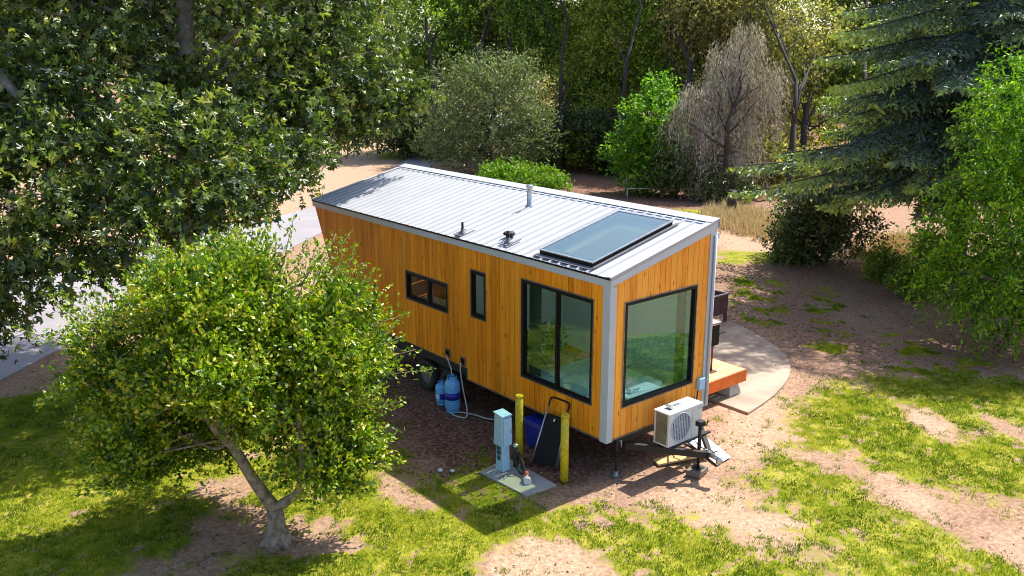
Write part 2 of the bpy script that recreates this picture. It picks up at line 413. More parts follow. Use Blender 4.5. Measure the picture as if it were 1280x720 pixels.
def limbs(mb, base, fork_z, r0, targets, top=None, bend=.25, n=9, lean=(0, 0), thin=1.0):
    """tapered trunk from base, limbs to every target, in one mesh"""
    b = np.array(base, float); f = b + np.array([lean[0], lean[1], fork_z])
    mid = (b + f) / 2 + np.array([rng.normal(0, .04), rng.normal(0, .04), 0])
    mb.tube([b + [0, 0, -.15], b + [0, 0, .05], b + (mid - b) * .25, mid, f], [r0 * 1.7, r0 * 1.45, r0 * 1.08, r0 * .95, r0 * .85], n)
    T_ = [np.array(t, float) for t in targets]
    if T_:
        hi = max(T_, key=lambda t: t[2]); mid_ = np.mean(T_, 0)
        topp = np.array([.5 * hi[0] + .5 * mid_[0], .5 * hi[1] + .5 * mid_[1], hi[2]])
        lead = [f + (topp - f) * t + np.array([rng.normal(0, .03), rng.normal(0, .03), 0]) * np.linalg.norm(topp - f) * (0 < t < 1) for t in (0, .25, .5, .75, 1)]
        lead[0] = f - (f - b) * .02
        mb.tube(lead, [r0 * .85, r0 * .62, r0 * .42, r0 * .22, r0 * .05], n)
        for tg in T_:
            q = float(np.clip((tg[2] - f[2]) / max(topp[2] - f[2], .1) - rng.uniform(.15, .45), 0, .85)); k_ = int(q * 4); fr_ = q * 4 - k_
            st_ = lead[k_] + (lead[k_ + 1] - lead[k_]) * fr_; d = tg - st_; L_ = np.linalg.norm(d); rr = r0 * (.85 - .8 * q) * rng.uniform(.35, .55)
            pts = [st_] + [st_ + d * t + np.array([0, 0, bend * L_ * math.sin(t * math.pi) * .3]) + rng.normal(0, .035 * L_, 3) * (t < 1) for t in (.3, .65, 1.0)]
            mb.tube(pts, [rr, rr * .7, rr * .4, rr * .1], 6)
    return f


def tree(name, base, label, lobes, leafm, barkm, fork_z, r0, crown, cat='tree', group=None, ntar=14, lean=(0, 0), zmin=.05, extra=None, crown_name='crown'):
    t = thing(name, (base[0], base[1], 0), label, cat, group)
    (V, F, T), C = crown
    np_mesh(crown_name, V, F, T, leafm, t)
    mb = MB()
    idx = rng.choice(len(C), min(ntar, len(C)), replace=False)
    limbs(mb, (base[0], base[1], 0), fork_z, r0, C[idx], lean=lean)
    if extra: extra(mb)
    mb.build('trunk', barkm, t)
    return t


# ------------------------------------------------------------------ noise and polygon masks (numpy)
def vnoise(x, y, seed=0):
    xi = np.floor(x).astype(np.int64); yi = np.floor(y).astype(np.int64); fx = x - xi; fy = y - yi
    fx = fx * fx * (3 - 2 * fx); fy = fy * fy * (3 - 2 * fy)

    def h(a, b):
        n = (a * 374761393 + b * 668265263 + seed * 982451653) & 0xffffffff
        n = ((n ^ (n >> 13)) * 1274126177) & 0xffffffff
        return ((n ^ (n >> 16)) & 0xffff) / 65535.0
    return (h(xi, yi) * (1 - fx) + h(xi + 1, yi) * fx) * (1 - fy) + (h(xi, yi + 1) * (1 - fx) + h(xi + 1, yi + 1) * fx) * fy


def fbm(x, y, seed=0, o=4):
    r, a, s = 0, .5, 0
    for i in range(o):
        r = r + a * vnoise(x * 2 ** i, y * 2 ** i, seed + i); s += a; a *= .55
    return r / s


def sdf(poly, x, y):
    """signed distance, positive inside"""
    P = np.array(poly, float); d = np.full(x.shape, 1e9); ins = np.zeros(x.shape, bool)
    for i in range(len(P)):
        a, b = P[i], P[(i + 1) % len(P)]; e = b - a; wx, wy = x - a[0], y - a[1]
        t = np.clip((wx * e[0] + wy * e[1]) / (e @ e), 0, 1)
        d = np.minimum(d, np.hypot(wx - t * e[0], wy - t * e[1]))
        c = ((a[1] > y) != (b[1] > y)) & (x < (b[0] - a[0]) * (y - a[1]) / (b[1] - a[1] + 1e-12) + a[0])
        ins ^= c
    return np.where(ins, d, -d)


def gp(*pts):
    return [G(*p)[:2] for p in pts]


LAWN = [gp((-160, 560), (-60, 492), (70, 468), (160, 440), (330, 400), (420, 420), (455, 500), (476, 560), (520, 598), (556, 600), (600, 586), (620, 600), (650, 632), (700, 628), (745, 630), (790, 640), (860, 655), (930, 690), (1000, 712), (1100, 760), (1100, 900), (-160, 900)),
        gp((1000, 500), (1040, 478), (1110, 490), (1150, 520), (1230, 500), (1330, 520), (1330, 640), (1230, 628), (1160, 600), (1085, 590), (1050, 575), (1000, 560)),
        gp((925, 600), (980, 572), (1050, 580), (1090, 620), (1150, 650), (1230, 690), (1340, 730), (1340, 850), (1110, 850), (1050, 700), (1010, 650)),
        gp((1090, 470), (1180, 470), (1330, 490), (1330, 520), (1200, 520), (1110, 500)),
        gp((895, 312), (980, 318), (990, 332), (895, 328)),
        gp((478, 190), (560, 188), (562, 199), (478, 199)),
        gp((850, 262), (895, 262), (905, 275), (870, 278))]
PATCH = [gp((1010, 378), (1060, 366), (1130, 400), (1170, 430), (1130, 445), (1060, 420)), gp((1010, 470), (1100, 440), (1180, 470), (1290, 465), (1290, 490), (1100, 490))]
MOTTLE = [gp((895, 345), (960, 340), (985, 400), (930, 420)), gp((1060, 400), (1180, 420), (1280, 470), (1100, 470)), gp((985, 350), (1050, 360), (1100, 440), (1060, 462), (1000, 430)), gp((930, 340), (990, 350), (1000, 400), (920, 390)), gp((1090, 450), (1180, 440), (1300, 470), (1300, 505), (1100, 480))]
BARE = [gp((600, 700), (648, 672), (720, 684), (768, 715), (800, 800), (560, 800)), gp((236, 650), (300, 625), (345, 650), (420, 660), (390, 692), (300, 690), (240, 690)),
        gp((170, 700), (260, 690), (290, 720), (180, 730)), gp((466, 590), (500, 596), (545, 635), (512, 640), (480, 618)), gp((-30, 470), (70, 452), (90, 470), (60, 490), (-40, 505)),
        gp((250, 605), (300, 590), (330, 615), (270, 622)),
        gp((1130, 508), (1165, 520), (1215, 545), (1200, 556), (1150, 545)), gp((1000, 566), (1060, 570), (1080, 590), (1040, 590)), gp((1230, 520), (1330, 545), (1330, 560), (1240, 540))]
PALE = [gp((330, 277), (425, 249), (498, 205), (500, 178), (440, 150), (250, 170), (-100, 230), (-100, 340), (60, 325), (200, 292)), gp((1078, 596), (1125, 600), (1200, 636), (1330, 655), (1330, 740), (1230, 682), (1150, 645), (1095, 618)), gp((600, 700), (648, 672), (720, 684), (768, 715), (800, 800), (560, 800)),
        gp((800, 610), (880, 590), (960, 610), (1000, 650), (1000, 690), (900, 680), (800, 640)), gp((885, 290), (985, 300), (985, 325), (890, 315)), gp((1060, 280), (1160, 290), (1160, 330), (1050, 320)),
        gp((1130, 508), (1165, 520), (1215, 545), (1200, 556), (1150, 545)), gp((900, 500), (1000, 480), (1000, 570), (880, 590))]
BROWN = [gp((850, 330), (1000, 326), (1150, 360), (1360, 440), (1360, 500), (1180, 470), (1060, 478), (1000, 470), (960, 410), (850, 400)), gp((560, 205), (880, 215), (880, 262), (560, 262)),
         gp((440, 440), (476, 560), (560, 600), (640, 610), (760, 605), (800, 580), (880, 540), (700, 440))]  # last outline darkens the soil itself to deepen the house's shadow
ROAD = [(-30, -8), (-6.9, 11.7), (-5.4, 13.1), (-2.5, 15.9), (3.6, 19.6), (9, 24.0), (14, 28.6), (22.4, 37.0), (30, 44), (60, 70), (56, 76), (24.5, 42.2)] + gp((497, 207), (470, 224), (425, 250), (330, 276), (200, 292), (60, 325), (-60, 350)) + [(-45, -2)]


def covers(x, y):
    n1 = fbm(x * .9, y * .9, 3); n2 = fbm(x * 3.1, y * 3.1, 11); n3 = fbm(x * 9, y * 9, 21, 2)
    wob = (n1 - .5) * 1.3 + (n2 - .5) * .9
    g = np.full(x.shape, 0.0)
    for P in LAWN: g = np.maximum(g, np.clip(.5 + (sdf(P, x, y) + .22 + wob * .9) / 1.5, 0, 1))
    g *= np.clip(.55 + 1.6 * (n3 - .25), .3, 1) * np.clip(1.3 - 1.2 * np.clip((n2 - .53) * 3 + (n1 - .55) * 1.5, 0, 1), 0.15, 1)
    for P in MOTTLE: g = np.maximum(g, np.clip(.1 + (sdf(P, x, y) + wob) / 1.0, 0, 1) * np.clip((n2 - .40) * 5, 0, 1) * .95)
    for P in BARE: g *= 1 - np.clip(.5 + (sdf(P, x, y) + wob * .55) / .6, 0, 1) * (.55 + .45 * np.clip((n3 - .42) * 6, 0, 1))
    for P in PALE[1:2]: g *= 1 - np.clip(.5 + (sdf(P, x, y) - .12 + wob * .5) / .5, 0, 1) * .97
    p = np.full(x.shape, .38) + (n1 - .5) * .5
    for P in PALE: p = np.maximum(p, np.clip(.5 + (sdf(P, x, y) + wob) / .9, 0, 1))
    b = np.zeros(x.shape)
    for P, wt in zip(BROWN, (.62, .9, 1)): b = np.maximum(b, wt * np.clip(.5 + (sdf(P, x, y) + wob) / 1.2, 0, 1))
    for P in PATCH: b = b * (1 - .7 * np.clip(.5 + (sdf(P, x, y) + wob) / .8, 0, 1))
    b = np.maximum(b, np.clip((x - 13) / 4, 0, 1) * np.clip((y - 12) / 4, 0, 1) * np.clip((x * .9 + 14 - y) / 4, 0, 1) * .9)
    return np.clip(g, 0, 1), np.clip(p, 0, 1), b


# ------------------------------------------------------------------ ground, road, patio
def axis(a, b, fine0, fine1, mid, step_f, step_m):
    lo = np.arange(a, fine0, step_m); f = np.arange(fine0, fine1, step_f); hi = np.arange(fine1, b + step_m, step_m)
    far = np.array([40, 80, 160, 320, 600.0])
    return np.concatenate([lo[0] - far[::-1], lo, f, hi, hi[-1] + far])


xs = axis(-16, 46, -11, 13, 0, .1, .4); ys = axis(-14, 66, -8.5, 9, 0, .1, .4)
XX, YY = np.meshgrid(xs, ys, indexing='ij')
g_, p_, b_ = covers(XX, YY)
ZZ = (fbm(XX * .35, YY * .35, 5) - .5) * .06 + (fbm(XX * 2.2, YY * 2.2, 9) - .5) * .035 + g_ * .012
flatm = np.clip(1 - np.maximum(np.clip((sdf([(-2, -1.5), (9.6, -1.0), (9.6, 6), (-2, 10)], XX, YY) + .8) / .8, 0, 1), np.clip((sdf(ROAD, XX, YY) + 1) / 1, 0, 1)), 0.12, 1)
ZZ = ZZ * flatm - .02 * (1 - flatm)
nx, ny = len(xs), len(ys)
V = np.stack([XX, YY, ZZ], -1).reshape(-1, 3)
i, j = np.meshgrid(np.arange(nx - 1), np.arange(ny - 1), indexing='ij'); q = (i * ny + j).ravel()
Fq = np.stack([q, q + ny, q + ny + 1, q + 1], 1)
ground_mat = bpy.data.materials.new('ground_soil_and_turf'); ground_mat.use_nodes = True


def build_ground_mat(m):
    nt = m.node_tree; N = nt.nodes; L = nt.links; b = N['Principled BSDF']
    at_ = N.new('ShaderNodeAttribute'); at_.attribute_name = 'cover'; sp = N.new('ShaderNodeSeparateColor'); L.new(at_.outputs['Color'], sp.inputs[0])
    tc = N.new('ShaderNodeTexCoord')

    def noise(s, d=6, r=.6):
        n = N.new('ShaderNodeTexNoise'); n.inputs['Scale'].default_value = s; n.inputs['Detail'].default_value = d; n.inputs['Roughness'].default_value = r
        L.new(tc.outputs['Object'], n.inputs['Vector']); return n.outputs['Fac']

    def ramp(src, stops):
        r = N.new('ShaderNodeValToRGB'); e = r.color_ramp.elements
        e[0].position, e[0].color = stops[0][0], (*stops[0][1], 1); e[1].position, e[1].color = stops[-1][0], (*stops[-1][1], 1)
        for p, c in stops[1:-1]:
            x = e.new(p); x.color = (*c, 1)
        L.new(src, r.inputs['Fac']); return r.outputs['Color']

    def math_(op, a, bb, clamp=False):
        n = N.new('ShaderNodeMath'); n.operation = op; n.use_clamp = clamp
        for k, v in ((0, a), (1, bb)):
            if isinstance(v, (int, float)): n.inputs[k].default_value = v
            else: L.new(v, n.inputs[k])
        return n.outputs['Value']

    def mix(f, a, bb):
        n = N.new('ShaderNodeMix'); n.data_type = 'RGBA'
        L.new(f, n.inputs[0]); L.new(a, n.inputs[6]); L.new(bb, n.inputs[7]); return n.outputs[2]
    nf = noise(14, 8, .7); nm = noise(2.2, 6, .6); nl = noise(.5, 4)
    soil = ramp(nf, [(.3, (.10, .056, .038)), (.5, (.25, .145, .095)), (.72, (.41, .26, .175))])
    pale = ramp(nf, [(.28, (.23, .135, .085)), (.5, (.40, .265, .175)), (.7, (.54, .40, .29))])
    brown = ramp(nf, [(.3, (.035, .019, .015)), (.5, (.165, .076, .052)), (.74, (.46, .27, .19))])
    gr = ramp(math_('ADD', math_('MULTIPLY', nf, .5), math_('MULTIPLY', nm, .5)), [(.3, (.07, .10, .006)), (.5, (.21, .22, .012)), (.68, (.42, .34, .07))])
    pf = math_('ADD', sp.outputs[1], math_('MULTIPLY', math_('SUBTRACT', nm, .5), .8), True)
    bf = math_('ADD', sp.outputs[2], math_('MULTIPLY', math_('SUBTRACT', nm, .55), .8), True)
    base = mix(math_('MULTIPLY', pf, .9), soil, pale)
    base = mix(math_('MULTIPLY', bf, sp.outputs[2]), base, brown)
    gm = N.new('ShaderNodeMapRange'); gm.inputs['From Min'].default_value = .32; gm.inputs['From Max'].default_value = .62; gm.interpolation_type = 'SMOOTHSTEP'
    L.new(math_('ADD', sp.outputs[0], math_('MULTIPLY', math_('SUBTRACT', nf, .53), 1.5)), gm.inputs['Value'])
    L.new(mix(gm.outputs['Result'], base, gr), b.inputs['Base Color'])
    b.inputs['Roughness'].default_value = .95; b.inputs['Specular IOR Level'].default_value = .135
    bp = N.new('ShaderNodeBump'); bp.inputs['Strength'].default_value = .7; bp.inputs['Distance'].default_value = .03
    L.new(math_('ADD', nf, math_('MULTIPLY', noise(45, 4), .5)), bp.inputs['Height']); L.new(bp.outputs['Normal'], b.inputs['Normal'])


build_ground_mat(ground_mat)
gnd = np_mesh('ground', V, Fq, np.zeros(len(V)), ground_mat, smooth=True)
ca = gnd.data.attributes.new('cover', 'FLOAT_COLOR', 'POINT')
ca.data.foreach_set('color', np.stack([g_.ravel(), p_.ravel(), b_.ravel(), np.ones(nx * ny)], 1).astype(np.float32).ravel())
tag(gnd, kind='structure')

mb = MB(); mb.prism([(x, y, -.05) for x, y in ROAD], (0, 0, .075)); tag(mb.build('road', M['road']), kind='structure')
patio_px = [(935, 518), (952, 507), (968, 495), (980, 482), (987, 470), (988, 458), (982, 446), (972, 436), (960, 428), (945, 419), (930, 411), (915, 404), (900, 400)]
pp = [tuple(G(*p)[:2]) for p in patio_px] + [(7.2, 5.4), (4.6, 5.2), (4.25, 3.0)]
mb = MB(); mb.prism([(x, y, -.06) for x, y in pp], (0, 0, .1)); tag(mb.build('patio', M['patio'], bevel=.01), kind='structure')
padp = [(-1.42, 1.62), (-.70, 1.72), (-.72, .42), (-1.36, .47)]
mb = MB(); mb.prism([(x, y, -.05) for x, y in padp], (0, 0, .068)); tag(mb.build('concrete_slab', M['concrete'], bevel=.008), kind='structure')

# ------------------------------------------------------------------ the tiny house
HZ = .72; W = 2.6; LEN = 9.89
SL = .608 / 2.6


def roof_z(x): return 3.5 + SL * x


house = thing('tiny_house', (1.3, 5.0, 0), 'orange timber tiny house on a trailer under a white metal roof', 'tiny house')


def pieces(mb, edges, gap, holes, zb, zt, to3, d0, d1):
    for a, b in zip(edges[:-1], edges[1:]):
        a2, b2 = a + gap / 2, b - gap / 2
        cuts = sorted({a2, b2, *[h for H in holes for h in H[:2] if a2 < h < b2]})
        tint = rng.random()
        for p, q_ in zip(cuts[:-1], cuts[1:]):
            m_ = (p + q_) / 2; segs = [(None, None)]
            hs = sorted([H for H in holes if H[0] < m_ < H[1]], key=lambda H: H[2])
            lo = (zb(p), zb(q_)); out = []
            for H in hs:
                out.append((lo, (H[2], H[2]))); lo = (H[3], H[3])
            out.append((lo, (zt(p), zt(q_))))
            for (l0, l1), (h0, h1) in out:
                if h0 - l0 < .004 and h1 - l1 < .004: continue
                h0, h1 = max(h0, l0 + .001), max(h1, l1 + .001)
                mb.hexa([to3(p, l0, d0), to3(q_, l1, d0), to3(q_, l1, d1), to3(p, l0, d1), to3(p, h0, d0), to3(q_, h1, d0), to3(q_, h1, d1), to3(p, h0, d1)], tint)


def zb_left(y):
    if y < 3.81: return .72
    if y < 8.7: return .95
    return .95 + (y - 8.7) * 2.142


WIN = dict(big=(.378, 2.176, 1.268, 3.09), slim=(3.222, 3.668, 2.062, 2.979), small=(4.437, 5.928, 1.939, 2.532))
FRONT = (.355, 2.166, 1.246, 3.055)
DOOR = (4.1, 5.7, 1.0, 3.0)
l3 = lambda y, z, d: (d, y, z)
f3 = lambda x, z, d: (x, d, z)
r3 = lambda y, z, d: (W - d, y, z)
edges_l = [0.0] + list(np.arange(.14, 3.80, .1395)) + [3.81] + list(np.arange(3.95, 8.68, .1395)) + [8.7] + list(np.arange(8.83, 9.80, .1395)) + [LEN]
holes_l = list(WIN.values())
mb = MB(); pieces(mb, edges_l, .008, holes_l, zb_left, lambda y: 3.46, l3, 0.0, .03); mb.build('left_cladding', M['clad'], house)
edges_f = list(np.linspace(0.03, W, 19))
mb = MB(); pieces(mb, edges_f, .008, [FRONT], lambda x: .72, lambda x: roof_z(x) - .06, f3, 0.0, .03); mb.build('front_cladding', M['clad_front_lit'], house)
edges_r = list(np.arange(0.03, 8.7, .1395)) + [8.7] + list(np.arange(8.83, 9.80, .1395)) + [LEN]
zt_r = roof_z(W) - .04
mb = MB(); pieces(mb, edges_r, .008, [DOOR], zb_left, lambda y: zt_r, r3, 0.0, .03); mb.build('right_cladding', M['clad'], house)
# inner shell: walls 0.1 thick, floor, ceiling with the skylight well
mb = MB()
pieces(mb, [.05, 3.82, LEN - .25], 0, holes_l, lambda y: .76 if y < 3.815 else max(.965, zb_left(y) + .03), lambda y: 3.40, l3, .034, .11)
pieces(mb, [.12, W - .12], 0, [FRONT], lambda x: .76, lambda x: roof_z(x) - .13, f3, .034, .11)
pieces(mb, [.05, 3.82, LEN - .25], 0, [DOOR], lambda y: .76 if y < 3.815 else max(.965, zb_left(y) + .03), lambda y: roof_z(W) - .13, r3, .034, .11)
mb.box(.115, W - .115, 3.70, 3.78, .84, 3.4)
mb.build('inner_wall', M['inwall'], house)
mb = MB()
for k in range(12):
    mb.box(.112 + k * .198, .112 + k * .198 + .195, .112, 3.82, .80, .835, rng.random()); mb.box(.112 + k * .198, .112 + k * .198 + .195, 3.823, 8.6, .965, .985, rng.random())
mb.build('floor', M['infloor'], house)
SKX0, SKX1, SKY0, SKY1 = .14, 2.10, .56, 1.86
OX0, OX1, OY0, OY1 = .30, 1.98, .66, 1.76
mb = MB()
for (x0, x1, y0, y1) in ((.11, OX0, .11, 8.9), (OX1, W - .11, .11, 8.9), (OX0, OX1, .11, OY0), (OX0, OX1, OY1, 8.9)):
    mb.hexa([(x0, y0, roof_z(x0) - .16), (x1, y0, roof_z(x1) - .16), (x1, y1, roof_z(x1) - .16), (x0, y1, roof_z(x0) - .16),
             (x0, y0, roof_z(x0) - .08), (x1, y0, roof_z(x1) - .08), (x1, y1, roof_z(x1) - .08), (x0, y1, roof_z(x0) - .08)])
mb.build('ceiling', M['inwall'], house)
# slanted rear wall
mb = MB()
for k in range(19):
    x0, x1 = .03 + k * .1337, .03 + k * .1337 + .128
    zt0, zt1 = roof_z(x0) - .05, roof_z(x1) - .05
    ylo = 8.7
    f = lambda z: 8.7 + (min(z, 3.47) - .95) / 2.142
    mb.hexa([(x0, f(.95) - .03, .95), (x1, f(.95) - .03, .95), (x1, f(.95), .95), (x0, f(.95), .95),
             (x0, LEN - .03, zt0), (x1, LEN - .03, zt1), (x1, LEN, zt1), (x0, LEN, zt0)], rng.random())
mb.build('rear_cladding', M['clad'], house)
# belly pan, plus a black box added to darken the gap under the rear
mb = MB(); mb.box(.03, W - .03, .03, 3.8, .70, .758); mb.box(.03, W - .03, 3.81, 8.69, .93, .958); mb.box(.06, W - .06, 3.84, 8.6, .74, .928); mb.build('belly_pan_and_dark_fill', M['blackmatt'], house)
# trims
mb = MB()
mb.box(-.012, .13, -.012, -.002, .69, 3.38); mb.box(-.012, -.002, -.002, .15, .69, 3.38)
mb.build('corner_trim', M['trim'], house)
mb = MB(); mb.box(2.455, 2.612, -.014, -.002, .69, roof_z(2.5) - .13); mb.box(W + .002, W + .012, -.002, .14, .69, roof_z(W) - .14); mb.build('corner_trim', M['trim'], house)
mb = MB(); mb.box(-.022, -.001, .002, LEN, 3.378, 3.498); mb.build('eave_fascia', M['trim'], house)
mb = MB()
mb.prism([(-.022, -.022, 3.378), (2.63, -.022, roof_z(2.63) - .135), (2.63, -.022, roof_z(2.63) - .005), (-.022, -.022, 3.49)], (0, .02, 0)); mb.build('rake_fascia', M['trim'], house)
mb = MB()
mb.prism([(-.022, LEN + .002, 3.378), (2.63, LEN + .002, roof_z(2.63) - .135), (2.63, LEN + .002, roof_z(2.63) - .005), (-.022, LEN + .002, 3.49)], (0, .02, 0)); mb.build('rake_fascia', M['trim'], house)
mb = MB(); mb.box(W + .012, W + .14, .02, LEN, 3.80, 3.90); mb.build('gutter', M['trim'], house)
# thin wooden drip strip at the foot of the walls
mb = MB(); mb.box(-.016, -.001, .16, 3.81, .706, .728); mb.box(-.016, -.001, 3.81, 3.828, .706, .958); mb.box(-.016, -.001, 3.83, 8.69, .942, .956)
mb.box(.14, 2.45, -.016, -.001, .706, .728); mb.build('bottom_trim', M['timber'], house)

# ribbed roof sheet with an opening for the skylight
prof = []
y = -.03
while y < LEN + .03:
    for dy, h in ((0, 0), (.082, 0), (.1, .03), (.124, .03), (.142, 0), (.185, 0), (.189, .006), (.197, .006), (.201, 0)):
        if y + dy < LEN + .03: prof.append((y + dy, h))
    y += .229
prof.append((LEN + .03, 0))
pr = []
for (y_, h) in prof:
    pr.append((y_, h))
for yy in (OY0 - .02, OY1 + .02):
    pr.append((yy, 0.0))
pr = sorted(pr)
mb = MB(); T0 = .022
for (ya, ha), (yb, hb) in zip(pr[:-1], pr[1:]):
    if yb - ya < 1e-4: continue
    spans = [(-.035, 2.63)]
    if ya >= OY0 - .0201 and yb <= OY1 + .0201: spans = [(-.035, OX0 - .02), (OX1 + .02, 2.63)]
    for x0, x1 in spans:
        p = [(x0, ya, roof_z(x0) + T0 + ha), (x1, ya, roof_z(x1) + T0 + ha), (x1, yb, roof_z(x1) + T0 + hb), (x0, yb, roof_z(x0) + T0 + hb)]
        lo = [(v[0], v[1], roof_z(v[0]) + .004) for v in p]
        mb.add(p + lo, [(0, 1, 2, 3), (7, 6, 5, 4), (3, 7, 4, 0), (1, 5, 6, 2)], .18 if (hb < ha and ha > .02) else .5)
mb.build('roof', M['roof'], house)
mb = MB()
mb.box(-.041, -.036, -.02, LEN + .02, roof_z(0) + .0, roof_z(0) + .034)
mb.build('rib_closure', M['black'], house)
mb = MB()
mb.prism([(2.445, -.035, roof_z(2.445) + .062), (2.66, -.035, roof_z(2.66) + .062), (2.66, -.035, roof_z(2.66) - .11), (2.652, -.035, roof_z(2.652) - .11), (2.652, -.035, roof_z(2.652) + .052), (2.445, -.035, roof_z(2.445) + .054)], (0, LEN + .07, 0))
mb.build('ridge_cap', M['roof'], house)
mb = MB()
mb.hexa([(2.40, 0, roof_z(2.40) + .024), (2.44, 0, roof_z(2.44) + .024), (2.44, LEN, roof_z(2.44) + .024), (2.40, LEN, roof_z(2.40) + .024), (2.40, 0, roof_z(2.40) + .042), (2.44, 0, roof_z(2.44) + .042), (2.44, LEN, roof_z(2.44) + .042), (2.40, LEN, roof_z(2.40) + .042)])
mb.build('ridge_vent_slot', M['trim'], house)
# front rake flashing
mb = MB(); mb.prism([(-.03, -.03, 3.55), (2.64, -.03, roof_z(2.64) + .05), (2.64, -.03, roof_z(2.64) - .0), (-.03, -.03, 3.50)], (0, .09, 0)); mb.build('rake_flashing', M['roof'], house)
mb = MB(); mb.prism([(-.03, LEN - .06, 3.55), (2.64, LEN - .06, roof_z(2.64) + .05), (2.64, LEN - .06, roof_z(2.64)), (-.03, LEN - .06, 3.50)], (0, .09, 0)); mb.build('rake_flashing', M['roof'], house)

# skylight
def slab_quad(mb, x0, x1, y0, y1, h0, h1):
    mb.hexa([(x0, y0, roof_z(x0) + h0), (x1, y0, roof_z(x1) + h0), (x1, y1, roof_z(x1) + h0), (x0, y1, roof_z(x0) + h0),
             (x0, y0, roof_z(x0) + h1), (x1, y0, roof_z(x1) + h1), (x1, y1, roof_z(x1) + h1), (x0, y1, roof_z(x0) + h1)])


mb = MB()
for a in ((SKX0, OX0 - .005, SKY0, SKY1), (OX1 + .005, SKX1, SKY0, SKY1), (OX0 - .005, OX1 + .005, SKY0, OY0 - .005), (OX0 - .005, OX1 + .005, OY1 + .005, SKY1)):
    slab_quad(mb, *a, .025, .118)
sky = mb.build('skylight', M['black'], house)
mb = MB(); e = .022
for a in ((SKX0 - .012, SKX0 + e, SKY0 - .012, SKY1 + .012), (SKX1 - e, SKX1 + .012, SKY0 - .012, SKY1 + .012), (SKX0 + e, SKX1 - e, SKY0 - .012, SKY0 + e), (SKX0 + e, SKX1 - e, SKY1 - e, SKY1 + .012)):
    slab_quad(mb, *a, .119, .136)
mb.build('frame', M['steel'], sky)
mb = MB(); slab_quad(mb, SKX0 + e, SKX1 - e, SKY0 + e, SKY1 - e, .121, .129); mb.build('pane', M['skyglass'], sky)
mb = MB(); slab_quad(mb, SKX0 - .09, SKX1 + .11, SKY0 - .07, SKY0 - .013, .054, .060); slab_quad(mb, SKX0 - .1, SKX0 - .013, SKY0 - .07, SKY1 + .05, .054, .060); mb.build('flashing', M['flash'], sky)


def window(name, y0, y1, z0, z1, to3, fr=.05, mull=(), pane=M['glass'], proud=.012, label=None, sash=0.0):
    def bx(mb_, a, b, c, d, e0, e1):
        mb_.hexa([to3(a, c, e0), to3(b, c, e0), to3(b, c, e1), to3(a, c, e1), to3(a, d, e0), to3(b, d, e0), to3(b, d, e1), to3(a, d, e1)])
    m1 = MB()
    bx(m1, y0, y1, z0, z0 + fr, -proud, .09); bx(m1, y0, y1, z1 - fr, z1, -proud, .09)
    bx(m1, y0, y0 + fr, z0 + fr, z1 - fr, -proud, .09); bx(m1, y1 - fr, y1, z0 + fr, z1 - fr, -proud, .09)
    for mm, w in mull: bx(m1, mm - w / 2, mm + w / 2, z0 + fr, z1 - fr, -proud + .006, .085)
    w_ = m1.build(name, M['black'], house, bevel=.004)
    if label: w_['label'] = label
    # thin timber casing round the opening
    m3 = MB(); c = .022
    bx(m3, y0 - c, y1 + c, z0 - c, z0 - .001, -.008, -.0005); bx(m3, y0 - c, y1 + c, z1 + .001, z1 + c, -.008, -.0005)
    bx(m3, y0 - c, y0 - .001, z0, z1, -.008, -.0005); bx(m3, y1 + .001, y1 + c, z0, z1, -.008, -.0005)
    m3.build('casing', M['timber'] if to3 is not f3 else M['bark'], w_)
    cuts = [y0 + fr] + [k for mm, w in mull for k in (mm - w / 2, mm + w / 2)] + [y1 - fr]
    for k in range(0, len(cuts), 2):
        m2 = MB(); off = .03 + .015 * (k // 2)
        bx(m2, cuts[k], cuts[k + 1], z0 + fr, z1 - fr, off, off + .006); m2.build('pane', pane, w_)
    if sash:
        m4 = MB()
        for k in range(0, len(cuts), 2):
            a, b = cuts[k], cuts[k + 1]; off = .02 + .015 * (k // 2)
            bx(m4, a, a + sash, z0 + fr, z1 - fr, off, off + .028); bx(m4, b - sash, b, z0 + fr, z1 - fr, off, off + .028)
            bx(m4, a + sash, b - sash, z0 + fr, z0 + fr + sash, off, off + .028); bx(m4, a + sash, b - sash, z1 - fr - sash, z1 - fr, off, off + .028)
        m4.build('sash', M['black'], w_)
    return w_


window('window', *WIN['big'], l3, .045, ((1.255, .05),), sash=.03, label='tall two pane sliding window')
window('window', *WIN['slim'], l3, .045, (), M['glass_dark'], sash=.03, label='narrow upright window')
window('window', *WIN['small'], l3, .045, ((5.12, .07),), M['glass_dark'], sash=.045, label='small wide sliding window')
window('window', *FRONT, f3, .055, (), M['glass_front'], label='large single pane picture window')
dr = window('glass_door', *DOOR, r3, .07, ((4.9, .06),), M['glass'])
mb = MB(); mb.tube([(W + .03, 4.98, 1.9), (W + .03, 4.98, 2.3)], .012); mb.build('handle', M['steel'], dr)

